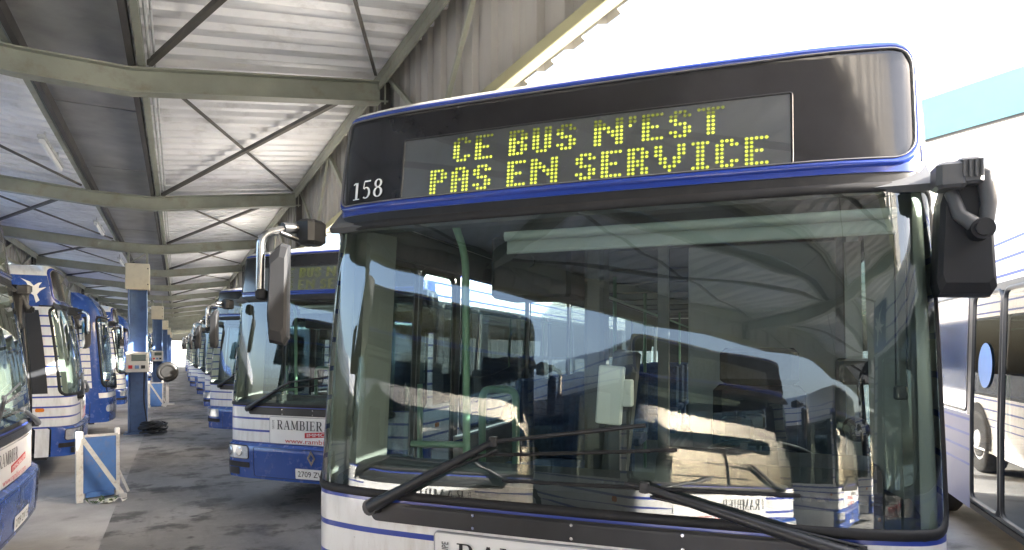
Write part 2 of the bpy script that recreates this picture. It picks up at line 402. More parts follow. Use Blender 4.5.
# serif letters as strokes in a box of height 1: list of (points, widths)
def ring_stroke(cx, cy, rx, ry, a0, a1, thick, thin, n=18):
    pts = []; ws = []
    for i in range(n + 1):
        a = a0 + (a1 - a0) * i / n
        pts.append((cx + rx * math.cos(a), cy + ry * math.sin(a)))
        ws.append(thin + (thick - thin) * abs(math.cos(a)) ** 1.5)
    return pts, ws
def rect(x0, y0, x1, y1):
    return ([(x0, (y0 + y1) / 2), (x1, (y0 + y1) / 2)], [y1 - y0] * 2)
TK, TN = 0.15, 0.055
def stem(x, y0=0.0, y1=1.0): return ([(x, y0 + .05), (x, y1 - .05)], [TK, TK])
def serif(x, y, w=0.36): return rect(x - w / 2, y if y < .5 else y - .05, x + w / 2, y + .05 if y < .5 else y)
PI = math.pi
GLYPH = {
    'I': (0.42, [stem(.21), serif(.21, 0), serif(.21, 1)]),
    'R': (0.86, [stem(.2), serif(.2, 0), serif(.17, 1, .3), rect(.275, .945, .45, 1), rect(.275, .47, .45, .525),
                 ring_stroke(.45, .735, .19, .237, -PI / 2, PI / 2, TK, TN), ([(.44, .47), (.70, .05)], [TK, TK]), rect(.62, 0, .86, .05)]),
    'A': (0.88, [([(.13, .05), (.42, 1)], [TN, TN]), ([(.44, .98), (.70, .05)], [TK, TK]), rect(.24, .30, .58, .35), serif(.13, 0, .26), serif(.71, 0, .34)]),
    'M': (1.06, [([(.15, .05), (.15, .95)], [TN, TN]), ([(.18, .97), (.50, .06)], [TK, TK]), ([(.52, .06), (.82, .97)], [TN, TN]),
                 stem(.86), serif(.15, 0, .28), serif(.87, 0, .36), serif(.12, 1, .24), serif(.89, 1, .3)]),
    'B': (0.78, [stem(.2), serif(.15, 0, .25), serif(.15, 1, .25), rect(.275, .945, .42, 1), rect(.275, .49, .45, .54), rect(.275, 0, .45, .055),
                 ring_stroke(.42, .742, .17, .23, -PI / 2, PI / 2, TK, TN), ring_stroke(.45, .27, .2, .243, -PI / 2, PI / 2, TK, TN)]),
    'E': (0.74, [stem(.2), serif(.15, 0, .25), serif(.15, 1, .25), rect(.275, .945, .64, 1), rect(.275, .49, .52, .54), rect(.275, 0, .68, .055),
                 rect(.60, .80, .65, .945), rect(.48, .40, .53, .62), rect(.63, .055, .69, .24)]),
    '1': (0.5, [stem(.26), serif(.26, 0, .38), ([(.06, .84), (.20, .95)], [.06, .06])]),
    '5': (0.6, [rect(.16, .91, .52, 1), ([(.16, .95), (.12, .56)], [.06, .06]), ring_stroke(.27, .32, .2, .29, PI * .72, -PI * .72, .13, .06)]),
    '8': (0.6, [ring_stroke(.3, .76, .155, .205, 0, 2 * PI, .12, .055, 24), ring_stroke(.3, .28, .19, .25, 0, 2 * PI, .13, .055, 24)]),
}
def serif_word(word, gap=0.06):
    """strips of (x, y) quads in cap-height units, and the word's width"""
    out = []; x = 0
    for ch in word:
        w, strokes = GLYPH[ch]
        for pts, ws in strokes:
            L = []; Rr = []
            for i, p in enumerate(pts):
                a = pts[max(i - 1, 0)]; b = pts[min(i + 1, len(pts) - 1)]
                dx, dy = b[0] - a[0], b[1] - a[1]; l = math.hypot(dx, dy) or 1
                nx, ny = -dy / l, dx / l
                L.append((x + p[0] + nx * ws[i] / 2, p[1] + ny * ws[i] / 2)); Rr.append((x + p[0] - nx * ws[i] / 2, p[1] - ny * ws[i] / 2))
            out.append((L, Rr))
        x += w + gap
    return out, x - gap

DOT = {
    'P': '11110 11011 11011 11110 11000 11000 11000', 'A': '01110 11011 11011 11111 11011 11011 11011',
    'S': '01110 11011 11000 01110 00011 11011 01110', 'E': '11111 11000 11000 11110 11000 11000 11111',
    'N': '1100011 1110011 1111011 1101111 1100111 1100011 1100011', 'R': '11110 11011 11011 11110 11110 11011 11011',
    'V': '1100011 1100011 1100011 0110110 0110110 0011100 0001000', 'I': '1111 0110 0110 0110 0110 0110 1111',
    'C': '01110 11011 11000 11000 11000 11011 01110', 'B': '11110 11011 11011 11110 11011 11011 11110',
    'U': '11011 11011 11011 11011 11011 11011 01110', 'T': '111111 001100 001100 001100 001100 001100 001100',
    "'": '11 11 10 00 00 00 00', ' ': '00 00 00 00 00 00 00',
}

# ------------------------------------------------------------------ bus shell: a point on the skin from girth s and height z
class Shell:
    """front plan = arcs of growing curvature (radius, x where it ends), then a tight corner, then a straight side"""
    def __init__(s, arcs=((16.0, .80), (1.4, 1.12)), rc=0.13, W=1.25, L=11.9, rake=None, side=None, front=None):
        s.W, s.L = W, L; s.segs = []; x = y = u = t = 0.0
        for r, xe in arcs:
            t1 = math.asin(math.sin(t) + (xe - x) / r)
            s.segs.append((u, u + r * (t1 - t), r, t, x, y)); u += r * (t1 - t)
            y += r * (math.cos(t) - math.cos(t1)); x = xe; t = t1
        s.S1 = u; r = (W - x) / (1 - math.sin(t)); s.segs.append((u, u + r * (PI / 2 - t), r, t, x, y))
        s.S2 = u + r * (PI / 2 - t); s.cy = y + r * math.cos(t)
        s.rake = rake or [(.3, -.03), (.69, -.05), (.72, 0), (1.1, 0)] + [(1.1 + 1.27 * i / 14, .085 * i / 14 + .07 * (i / 14) ** 2) for i in range(1, 15)] + [(2.851, .225), (2.95, .25)]
        s.side = side or [(1.15, 0), (2.37, .03), (2.60, .04), (2.72, .06), (2.8, .10), (2.86, .18), (2.88, .24)]
        s.front = front or [(2.8, 0), (2.86, .015), (2.88, .05)]
    @staticmethod
    def lerp(z, t):
        if z <= t[0][0]: return t[0][1]
        for (a, b), (c, d) in zip(t, t[1:]):
            if z <= c: return b + (d - b) * (z - a) / (c - a)
        return t[-1][1]
    def base(s, u):
        g = 1 if u >= 0 else -1; a = abs(u)
        for u0, u1, r, t0, x, y in s.segs:
            if a <= u1:
                t = t0 + (a - u0) / r
                return g * (x + r * (math.sin(t) - math.sin(t0))), y + r * (math.cos(t0) - math.cos(t)), g * math.sin(t), -math.cos(t)
        return g * s.W, s.cy + a - s.S2, g, 0.0
    def sy(s, y): return s.S2 + y - s.cy           # girth at side position y
    def P(s, u, z, off=0.0):
        x, y, nx, ny = s.base(u); a = abs(u)
        t = min(1, max(0, (a - s.S1) / (s.S2 - s.S1))); w = 1 - t * t * (3 - 2 * t)
        ins = w * s.lerp(z, s.front) + (1 - w) * s.lerp(z, s.side) - off
        return (x - nx * ins, y + s.lerp(z, s.rake) * max(0, 1 - y / 1.4) - ny * ins, z)
    def ugrid(s, u0, u1):
        out = {round(u0, 5), round(u1, 5)}; L = []
        for k in range(-28, 29): L.append(s.S1 * k / 28)
        for k in range(1, 9):
            for g in (-1, 1): L.append(g * (s.S1 + (s.S2 - s.S1) * k / 8))
        for k in range(1, 4):
            for g in (-1, 1): L.append(g * (s.S2 + 0.45 * k))
        for v in L:
            if u0 + .004 < v < u1 - .004: out.add(round(v, 5))
        return sorted(out)
    def zgrid(s, z0, z1, step=0.07):
        out = {z0, z1}
        for t in (s.rake, s.side, s.front):
            for a, _ in t:
                if z0 + .003 < a < z1 - .003: out.add(a)
        n = max(1, int((z1 - z0) / step))
        for i in range(1, n): out.add(z0 + (z1 - z0) * i / n)
        zs = sorted(out); keep = [zs[0]]
        for z in zs[1:]:
            if z - keep[-1] > .003: keep.append(z)
        return keep
    def patch(s, mb, u0, u1, z0, z1, off=0.0, r=0.0, smooth=True, step=0.07):
        """painted or glazed sheet over part of the skin, corners rounded by r"""
        zs = s.zgrid(z0, z1, step)
        if r:
            ex = []
            for k in range(7):
                d = r * (1 - math.cos(PI / 2 * k / 6)); ex += [z0 + d, z1 - d]
            zs = sorted(set(round(z, 5) for z in zs + ex))
        us = s.ugrid(u0, u1); n = len(us); vs = []; fs = []
        for z in zs:
            ins = 0.0
            if r:
                d = min(z - z0, z1 - z)
                if d < r: ins = r - math.sqrt(max(0, r * r - (r - d) ** 2))
            a, b = u0 + ins, u1 - ins
            for u in us: vs.append(s.P(a if u <= a else (b if u >= b else u), z, off))
        for j in range(len(zs) - 1):
            for i in range(n - 1):
                q = (j * n + i, j * n + i + 1, (j + 1) * n + i + 1, (j + 1) * n + i)
                p = [Vector(vs[k]) for k in q]
                if ((p[1] - p[0]).cross(p[3] - p[0])).length + ((p[3] - p[2]).cross(p[1] - p[2])).length > 1e-8: fs.append(q)
        mb.add(vs, fs, smooth)
    def outline(s, u0, u1, z0, z1, r, n=6):
        pts = []
        for (cu, cz, a0) in ((u1 - r, z0 + r, -PI / 2), (u1 - r, z1 - r, 0), (u0 + r, z1 - r, PI / 2), (u0 + r, z0 + r, PI)):
            for k in range(n + 1):
                a = a0 + PI / 2 * k / n; pts.append((cu + r * math.cos(a), cz + r * math.sin(a)))
        return pts
    def ring(s, mb, box, r, w, off=0.0, depth=0.012):
        """raised frame of width w outside the rounded box"""
        a = s.outline(*box, r); u0, u1, z0, z1 = box
        b = s.outline(u0 - w, u1 + w, z0 - w, z1 + w, r + w)
        def dens(p, q):
            out = []; N = len(p)
            for i in range(N):
                j = (i + 1) % N; d = math.hypot(p[j][0] - p[i][0], p[j][1] - p[i][1]); e = max(d, math.hypot(q[j][0] - q[i][0], q[j][1] - q[i][1]))
                m = max(1, int(e / .05))
                for k in range(m):
                    t = k / m; out.append(((p[i][0] + (p[j][0] - p[i][0]) * t, p[i][1] + (p[j][1] - p[i][1]) * t), (q[i][0] + (q[j][0] - q[i][0]) * t, q[i][1] + (q[j][1] - q[i][1]) * t)))
            return out
        pr = dens(a, b); N = len(pr); vs = []; fs = []
        prof = [(0, off - .004), (.12, off + depth * .7), (.4, off + depth), (.7, off + depth * .9), (1, off - .004)]
        for p, q in pr:
            for t, o in prof: vs.append(s.P(p[0] + (q[0] - p[0]) * t, p[1] + (q[1] - p[1]) * t, o))
        m = len(prof)
        for i in range(N):
            j = (i + 1) % N
            for k in range(m - 1): fs.append((i * m + k, i * m + k + 1, j * m + k + 1, j * m + k))
        mb.add(vs, fs, True)
    def word(s, mb, word, u0, u1, z0, z1, off):
        strips, w = serif_word(word); i = 0
        for L, Rr in strips:
            o = off + 0.0002 * (i % 9); i += 1
            vs = [s.P(u0 + (u1 - u0) * p[0] / w, z0 + (z1 - z0) * p[1], o) for p in L] + [s.P(u0 + (u1 - u0) * p[0] / w, z0 + (z1 - z0) * p[1], o) for p in Rr]
            n = len(L); mb.add(vs, [(k, n + k, n + k + 1, k + 1) for k in range(n - 1)])
    def text(s, mb, body, u0, u1, z0, z1, off, tilt=0.0, vert=False):
        vs, fs = text_geo(body)
        out = []
        for x, y in vs:
            if vert: x, y = 1 - y, x
            out.append(s.P(u0 + (u1 - u0) * x, z0 + (z1 - z0) * y + tilt * (u0 + (u1 - u0) * x - (u0 + u1) / 2), off))
        mb.add(out, fs)
    def poly(s, mb, pts, off):
        mb.add([s.P(u, z, off) for u, z in pts], [tuple(range(len(pts)))])
    def tri_poly(s, mb, pts, off):
        from mathutils.geometry import tessellate_polygon
        t = tessellate_polygon([[Vector((u, z, 0)) for u, z in pts]])
        mb.add([s.P(u, z, off) for u, z in pts], [tuple(f) for f in t])

SWALLOW = [(0.02, .46), (.30, .56), (.42, .66), (.36, .84), (.20, 1.0), (.48, .86), (.58, .70), (.72, .82), (.86, .86), (.74, .70), (.72, .60),
           (.98, .66), (.74, .48), (.64, .34), (.70, .10), (.58, .0), (.54, .30), (.44, .40), (.22, .20), (.30, .42)]

def common_sides(sh, root, painted, dark, doors_right, full):
    """skirts, window band, doors, wheels shared by both bus models"""
    P = sh.P; zs0, zs1 = 1.17, 2.28
    fr_s = 1.46                                              # girth where the front ends
    body = MB()
    # skirts with gaps for the doors
    def spans(y0, y1, gaps):
        out = []; a = y0
        for g0, g1 in gaps:
            if g0 - a > .02: out.append((a, g0))
            a = g1
        if y1 - a > .02: out.append((a, y1))
        return out
    y_f = sh.cy + fr_s - sh.S2
    for g in (-1, 1):
        gaps = doors_right if g < 0 else []
        for a, b in spans(y_f, sh.L, gaps):
            u = sorted((g * sh.sy(a), g * sh.sy(b))); sh.patch(body, u[0], u[1], .33, zs0)
        u = sorted((g * sh.sy(y_f), g * sh.sy(sh.L))); sh.patch(body, u[0], u[1], zs1, 2.88)
    # rear wall and roof
    rim = [P(u, 2.88) for u in sh.ugrid(-sh.sy(sh.L), sh.sy(sh.L))]
    n = len(rim); c = [(x * .6, y if 0 < i < n - 1 else y, 2.93) for i, (x, y, z) in enumerate(rim)]
    mid = [(x * .55, .35 + (y - .2) * .97, 2.935) for x, y, z in rim]
    body.add(rim + mid, [(i, i + 1, n + i + 1, n + i) for i in range(n - 1)], True)
    body.add(mid, [tuple(range(n))])
    for za, zb in ((.33, 1.3), (2.2, 2.88)):
        wa, wb = P(-sh.sy(sh.L), za), P(sh.sy(sh.L), za); wc, wd = P(sh.sy(sh.L), zb), P(-sh.sy(sh.L), zb)
        body.add([wa, wb, wc, wd], [(0, 1, 2, 3)])
    wa, wb = P(-sh.sy(sh.L), 2.88), P(sh.sy(sh.L), 2.88); body.add([wa, wb, mid[-1], mid[0]], [(0, 1, 2, 3)])
    rg = MB(); wa, wb = P(-sh.sy(sh.L), 1.3), P(sh.sy(sh.L), 1.3); wc, wd = P(sh.sy(sh.L), 2.2), P(-sh.sy(sh.L), 2.2)
    rg.add([wa, wb, wc, wd], [(0, 1, 2, 3)]); rg.build('rear_window', M['tint'], root)
    # windows: explicit y limits
    lft = [(.55, 1.45), (1.62, 3.1), (3.18, 4.66), (4.74, 6.22), (6.30, 7.78), (7.86, 9.34), (9.42, 11.4)]
    rgt = [(1.70, 3.1), (3.18, 4.5), (4.58, 5.60), (7.24, 8.6), (8.68, 9.9), (9.98, 11.4)]
    if sh.L < 10.5:
        lft = [w for w in lft if w[1] < sh.L - .3]; rgt = [w for w in rgt if w[1] < sh.L - .2]
    for g, wins, gaps in ((1, lft, []), (-1, rgt, doors_right)):
        edges = sorted(wins + list(gaps)); a = y_f - .02
        for w0, w1 in edges + [(sh.L, sh.L)]:
            if w0 - a > .005:
                u = sorted((g * sh.sy(a), g * sh.sy(w0))); pil = MB(); sh.patch(pil, u[0], u[1], zs0, zs1, 0.002); pil.build('window_pillar', M['frame_dark'], root)
            a = w1
        for w0, w1 in wins:
            u = sorted((g * sh.sy(w0), g * sh.sy(w1)))
            w = MB(); sh.patch(w, u[0], u[1], zs0, zs1, -.002, 0.0)
            wo = w.build('side_window', M['clear'] if (g > 0 and w0 < 1) else M['tint'], root)
            if full:
                f = MB(); sh.ring(f, (u[0] + .035, u[1] - .035, zs0 + .04, zs1 - .035), .05, .03, .0, .006)
                f.build('window_frame', M['frame_dark'], wo)
    # doors (kerb side): two glazed leaves each
    for d0, d1 in doors_right:
        m_ = (d0 + d1) / 2
        for a, b in ((d0 + .012, m_ - .006), (m_ + .006, d1 - .012)):
            u0, u1 = -sh.sy(b), -sh.sy(a)
            dl = MB(); sh.ring(dl, (u0 + .045, u1 - .045, .45, 2.21), .06, .045, -.004, .016)
            do = dl.build('door', dark, root)
            gl = MB(); sh.patch(gl, u0 + .05, u1 - .05, .44, 2.22, -.004, .05); gl.build('door_glass', M['tint'], do)
            h = MB(); x, y, z = P((u0 + u1) / 2, 1.2); s_ = 1 if a > m_ - .1 else -1
            yy = (a if a > m_ - .02 else b); 
            h.tube([(x + .05, yy, .9), (x + .05, yy, 1.55)], .014, 8); h.build('door_rail', M['rail'], do)
        tr = MB(); sh.patch(tr, -sh.sy(d1), -sh.sy(d0), 2.225, 2.29, .002); tr.build('door_header', dark, root)
    # underside and wheels
    un = MB(); un.box((0, sh.L / 2 + .1, .31), (2.36, sh.L - .5, .05)); un.build('underbody', M['rubber'], root)
    for yw in (2.75, 8.75 if sh.L > 10.5 else 8.60):
        for g in (-1, 1):
            ar = MB(); pts = []
            for k in range(25):
                a = PI * k / 24 * 1.16 - .08 * PI; pts.append((yw + .56 * math.cos(a), .5 + .56 * math.sin(a)))
            x = g * 1.256
            ar.add([(x, p[0], max(.325, p[1])) for p in pts], [tuple(range(len(pts)))]); ar.build('wheel_arch', M['rubber'], root)
            w = MB(); prof = [(.30, -.02), (.44, .0), (.475, -.03), (.475, -.25), (.44, -.28), (.3, -.28)]
            vs = []; fs = []; N = 32
            for k in range(N):
                a = 2 * PI * k / N
                for r_, o in prof: vs.append((g * (1.272 + o), yw + r_ * math.cos(a), .475 + r_ * math.sin(a)))
            m = len(prof)
            for k in range(N):
                for j in range(m - 1): fs.append((k * m + j, k * m + j + 1, ((k + 1) % N) * m + j + 1, ((k + 1) % N) * m + j))
            w.add(vs, fs, True); wo = w.build('wheel', M['tyre'], root)
            rm = MB(); rm.tube([(g * 1.24, yw, .475), (g * 1.25, yw, .475), (g * 1.22, yw, .475), (g * 1.27, yw, .475)], [.30, .26, .16, .12], 28)
            rm.build('rim', M['rim'], wo)
    return body

def mirror_left(root, sh):
    """kerb-side mirror on a bent silver arm reaching forward"""
    b = MB()
    p0 = Vector((-1.19, .09, 2.27))
    b.box(p0 + Vector((-.02, -.03, .0)), (.10, .12, .11), None, .02)
    b.tube([p0, (-1.245, .02, 2.285), (-1.265, -.06, 2.275)], .024, 10)
    b.tube([p0 + Vector((0, 0, -.045)), (-1.24, .0, 2.235), (-1.27, -.07, 2.255)], .011, 8)
    br = b.build('mirror_bracket', M['plastic'], root)
    a = MB(); a.tube(arc_path([(-1.255, -.04, 2.275), (-1.328, -.12, 2.24), (-1.333, -.12, 1.97)], .05, 6), .018, 12)
    a.build('mirror_arm', M['chrome'], br)
    h = MB()
    poly = [(-.055, .21), (.03, .26), (.085, .25), (.075, -.20), (.045, -.235), (-.06, -.22), (-.075, -.1)]
    rot = Matrix.Rotation(R(28), 4, 'Z')
    n = len(poly)
    def pt(u, w, t, k): return rot @ Vector((u * k * .56, t * .7, w * k * .88)) + Vector((-1.262, -.09, 1.975))
    layers = [(-.075, .72), (-.055, .93), (-.02, 1.0), (.03, 1.0), (.045, .95)]
    vs = [pt(u, w, t, k) for t, k in layers for u, w in poly]; fs = []
    for j in range(len(layers) - 1):
        for i in range(n): fs.append((j * n + i, j * n + (i + 1) % n, (j + 1) * n + (i + 1) % n, (j + 1) * n + i))
    fs += [tuple(range(n - 1, -1, -1))]
    h.add(vs, fs); h.box((-1.325, -.12, 1.985), (.05, .05, .05), None, .015)
    ho = h.build('mirror_housing', M['plastic_grey'], root)
    g = MB(); g.add([pt(u, w, .044, .94) for u, w in poly], [tuple(range(n))]); g.build('mirror_glass', M['mirror'], ho)

def mirror_right(root, sh):
    b = MB()
    b.box((1.235, .14, 2.315), (.09, .10, .085), None, .015)
    b.box((1.285, .13, 2.325), (.075, .07, .085), None, .012)
    for k in range(4): b.box((1.265 + .016 * k, .092, 2.33), (.007, .010, .055))
    b.tube([(1.31, .14, 2.335), (1.335, .14, 2.32), (1.345, .14, 2.22), (1.335, .14, 2.15)], [.022, .027, .023, .023], 10)
    b.tube([(1.245, .16, 2.27), (1.265, .14, 2.19), (1.31, .11, 2.14)], [.02, .022, .026], 10)
    br = b.build('mirror_bracket', M['bracket_grey'], root)
    k = MB(); k.cyl((1.315, .085, 2.135), (1.315, .14, 2.135), .034, 18); k.cyl((1.315, .07, 2.135), (1.315, .09, 2.135), .024, 16); k.build('pivot_knob', M['plastic_grey'], br)
    h = MB()
    poly = [(-.075, .10), (-.04, .225), (.045, .215), (.07, .17), (.09, -.19), (.075, -.215), (-.075, -.21), (-.085, -.17)]
    n = len(poly)
    def pt(u, w, t, kk): return Vector((1.29 + u * kk, .20 + t, 2.14 + w * kk))
    layers = [(-.05, .8), (-.03, .96), (0, 1.0), (.045, 1.0), (.06, .96)]
    vs = [pt(u, w, t, kk) for t, kk in layers for u, w in poly]; fs = []
    for j in range(len(layers) - 1):
        for i in range(n): fs.append((j * n + i, j * n + (i + 1) % n, (j + 1) * n + (i + 1) % n, (j + 1) * n + i))
    fs.append(tuple(range(n - 1, -1, -1)))
    h.add(vs, fs); ho = h.build('mirror_housing', M['plastic_grey'], root)
    g = MB(); g.add([pt(u, w, .059, .93) for u, w in poly], [tuple(range(n))]); g.build('mirror_glass', M['mirror'], ho)

def wiper(root, sh, pu, pz, eu, ez, tu, tz, b0, b1):
    """thick arm from the pivot to a knuckle, thin rod on to the blade"""
    a = MB(); N = 10
    def q(u, z, o): return Vector(sh.P(u, z, o))
    a.cyl(q(pu, pz, .0), q(pu, pz, .055), .034, 16)
    pts = []; rs = []
    for i in range(N + 1):
        t = i / N; pts.append(q(pu + (eu - pu) * t, pz + (ez - pz) * t, .05 - .012 * t)); rs.append(.027 - .014 * t)
    a.tube(pts, rs, 8)
    a.tube([q(pu + .02, pz + .03, .04), q(eu + .02, ez - .03, .035)], .006, 6)
    ao = a.build('wiper_arm', M['plastic'], root)
    r = MB(); r.box(q(eu, ez, .034), (.035, .03, .04), None, .006)
    r.tube([q(eu + (tu - eu) * i / 8, ez + (tz - ez) * i / 8, .034) for i in range(9)], .008, 8); r.build('wiper_rod', M['plastic'], ao)
    b = MB(); n = 26
    b.tube([q(b0[0] + (b1[0] - b0[0]) * i / n, b0[1] + (b1[1] - b0[1]) * i / n, .006) for i in range(n + 1)], .007, 6)
    for i in range(0, n, 3):
        u, z = b0[0] + (b1[0] - b0[0]) * (i + .5) / n, b0[1] + (b1[1] - b0[1]) * (i + .5) / n
        b.tube([q(u - .035, z, .012), q(u, z, .021), q(u + .035, z, .012)], .006, 6)
    b.tube([q(b0[0] + (b1[0] - b0[0]) * (.2 + .6 * i / n), b0[1] + (b1[1] - b0[1]) * (.2 + .6 * i / n), .022) for i in range(n + 1)], .005, 6)
    b.build('wiper_blade', M['rubber'], ao)

def name_plate(root, sh, number):
    p = MB(); sh.patch(p, -.57, .80, .73, 1.02, .008, .012); po = p.build('advert_panel', M['white'], root)
    ed = MB(); sh.ring(ed, (-.566, .796, .734, 1.016), .01, .008, .006, .005); ed.build('panel_edge', M['alu'], po)
    w = MB(); sh.word(w, 'RAMBIER', -.47, .13, .885, .985, .012); w.build('lettering', M['black'], po)
    g = MB(); sh.text(g, 'GROUPE', -.535, -.505, .885, .985, .012, vert=True); g.build('lettering', M['black'], po)
    rb = MB(); t = .07
    sh.poly(rb, [(-.10, .822 + t * -.28), (.46, .822 + t * .28), (.46, .878 + t * .28), (-.10, .878 - t * .28)], .0105)
    ro = rb.build('red_label', M['red'], po)
    tx = MB(); sh.text(tx, 'IMMOBILIER', -.07, .43, .832, .868, .013, t); tx.build('lettering', M['white_ink'], po)
    ww = MB(); sh.text(ww, 'www.rambier.com', -.36, .46, .742, .792, .012); ww.build('lettering', M['red'], po)

def licence(root, sh, s0, s1, z0, z1, txt, name='number_plate'):
    p = MB(); sh.patch(p, s0, s1, z0, z1, .012, .01); po = p.build(name, M['white_ink'], root)
    t = MB(); sh.text(t, txt, s0 + .035, s1 - .03, z0 + .025, z1 - .025, .016); t.build('lettering', M['black'], po)

def build_city_bus(length=11.9, inside=True):
    sh = Shell(L=length); root = empty('city_bus'); P = sh.P
    doors = [(.50, 1.62), (5.66, 7.16)]
    body = common_sides(sh, root, M['paint'], M['frame_dark'], doors, True)
    FS = 1.46
    # front skin (white): below the windscreen, pillars beside it, cove above it
    sh.patch(body, -FS, FS, .72, 1.15)
    sh.patch(body, -FS, FS, 2.30, 2.88)
    body.build('body', M['paint'], root)
    for g in (-1, 1):
        u = sorted((g * 1.27, g * FS)); pl = MB(); sh.patch(pl, u[0], u[1], 1.15, 2.30, -.003); pl.build('corner_pillar', M['paint'], root)
    bm = MB(); sh.patch(bm, -1.44, 1.44, .33, .70, .006); sh.patch(bm, -1.44, 1.44, .69, .718, .004)
    vs = [P(u, .33, .006) for u in sh.ugrid(-1.44, 1.44)]; inn = [(x * .9, y + .25, .36) for x, y, z in vs]
    n = len(vs); bm.add(vs + inn, [(i, n + i, n + i + 1, i + 1) for i in range(n - 1)])
    bo = bm.build('bumper', M['blue'], root)
    for u0, u1 in ((-1.36, -.82), (.82, 1.36)):
        gr = MB(); sh.patch(gr, u0, u1, .445, .505, .012, .012); gr.build('bumper_strip', M['rubber'], bo)
    ln = MB(); sh.ring(ln, (-.76, .76, .36, .68), .03, .006, .006, .004); ln.build('panel_seam', M['rubber'], bo)
    for g in (-1, 1):
        u = sorted((g * .84, g * 1.29))
        hl = MB(); sh.patch(hl, u[0], u[1], .545, .685, .012, .025); ho = hl.build('headlight', M['lens'], root)
        fr = MB(); sh.ring(fr, (u[0], u[1], .545, .685), .025, .01, .006, .008); fr.build('lamp_frame', M['rubber'], ho)
        for k in (.32, .70):
            q = Vector(P(u[0] + (u[1] - u[0]) * k, .615, .014)); q2 = Vector(P(u[0] + (u[1] - u[0]) * k, .615, .018))
            c = MB(); c.cyl(q, q2, .05, 20, .042); c.build('reflector', M['chrome'], ho)
        fg = MB(); u = sorted((g * .98, g * 1.22)); sh.patch(fg, u[0], u[1], .36, .44, .012, .02); fg.build('fog_lamp', M['plastic'], root)
        ind = MB(); uu = sorted((g * (FS + .02), g * (FS + .12))); sh.patch(ind, uu[0], uu[1], .93, .98, .012, .02); ind.build('indicator_lamp', M['orange'], root)
    # diamond badge
    bd = MB(); cz, cu = .60, .02
    for (a, b, c, d) in (((0, .085), (.052, 0), (.027, 0), (0, .045)), ((.052, 0), (0, -.085), (0, -.045), (.027, 0)), ((0, -.085), (-.052, 0), (-.027, 0), (0, -.045)), ((-.052, 0), (0, .085), (0, .045), (-.027, 0))):
        sh.poly(bd, [(cu + q[0], cz + q[1]) for q in (a, b, c, d)], .016)
    bd.build('diamond_badge', M['chrome'], root)
    licence(root, sh, -.19, .33, .37, .48, '2709 ZW 34')
    name_plate(root, sh, 0)
    # windscreen
    ws = MB(); sh.patch(ws, -1.285, 1.285, 1.165, 2.295, .0, .07, True, .03); wo = ws.build('windscreen', M['windscreen'], root)
    sl = MB(); sh.ring(sl, (-1.285, 1.285, 1.165, 2.295), .07, .042, .0, .009); sl.build('windscreen_seal', M['rubber'], wo)
    # black panel with screws under the screen
    wp = MB(); sh.patch(wp, -.875, .93, 1.035, 1.118, .006, .03); wpo = wp.build('wiper_panel', M['plastic'], root)
    ml = MB(); sh.patch(ml, -.70, .93, 1.108, 1.113, .02); ml.build('panel_moulding', M['plastic_grey'], wpo)
    for u in (-.40, 0, .40, .8):
        for z in (1.05, 1.100):
            s_ = MB(); s_.cyl(P(u, z, .006), P(u, z, .011), .006, 10); s_.build('screw', M['chrome'], wpo)
    wiper(root, sh, -.85, 1.10, -.31, 1.395, .27, 1.48, (-.37, 1.335), (.38, 1.395))
    wiper(root, sh, .95, 1.085, .27, 1.262, .20, 1.27, (-.26, 1.245), (.78, 1.262))
    # header: glossy black panel, blue surround, dot display
    hp = MB(); sh.patch(hp, -1.205, 1.165, 2.415, 2.82, .007, .075); hpo = hp.build('header_panel', M['header'], root)
    ht = MB(); sh.ring(ht, (-1.205, 1.165, 2.415, 2.82), .075, .032, .004, .012); ht.build('header_trim', M['blue_band'], root)
    hs = MB(); sh.ring(hs, (-1.201, 1.161, 2.419, 2.816), .071, .008, .008, .008); hs.build('header_seal', M['seal_grey'], hpo)
    bb = MB(); sh.patch(bb, -1.45, 1.45, 2.366, 2.402, .005); bb.build('blue_band', M['blue_band'], root)
    bg_ = MB(); sh.patch(bg_, -1.43, 1.43, 2.325, 2.366, .002); bg_.build('header_gasket', M['rubber'], root)
    for g in (-1, 1):
        cb = MB(); u = sorted((g * 1.205, g * 1.45)); sh.patch(cb, u[0], u[1], 2.402, 2.47, .0045); cb.build('blue_corner', M['blue_band'], root)
    db = MB(); sh.patch(db, -.82, .765, 2.415, 2.682, .0085, .006); dbo = db.build('display_board', M['led_board'], root)
    df = MB(); sh.ring(df, (-.815, .76, 2.42, 2.677), .004, .011, .0085, .006); df.build('display_frame', M['plastic'], dbo)
    dg = MB(); sh.patch(dg, -.815, .76, 2.42, 2.677, .0135, .004); dg.build('display_glass', M['led_glass'], dbo)
    pitch, rowh = .0171, .0158
    on, dim = MB(), MB()
    def line(txt, u0, ztop, dim_rows):
        u = u0
        for ch in txt:
            rows = DOT[ch].split()
            for r_, bits in enumerate(rows):
                for k, bch in enumerate(bits):
                    if bch == '1':
                        cu_, cz_ = u + (k + .5) * pitch, ztop - (r_ + .5) * rowh
                        pts = [(cu_ +   .0070 * math.cos(a * PI / 3), cz_ + .0067 * math.sin(a * PI / 3)) for a in range(6)]
                        sh.poly(dim if r_ in dim_rows else on, pts, .0105)
            u += (len(rows[0]) + (1 if ch != ' ' else 1)) * pitch
    line("CE BUS N'EST", -.575, 2.662, (0, 1))
    line('PAS EN SERVICE', -.68, 2.530, ())
    on.build('display_text', M['led'], dbo); dim.build('display_text', M['led_dim'], dbo)
    # swallow emblem on the kerb-side cove
    sp = MB(); u0, u1 = -sh.sy(.62), -1.245; sh.patch(sp, u0, u1, 2.345, 2.74, .007); spo = sp.build('emblem_panel', M['blue'], root)
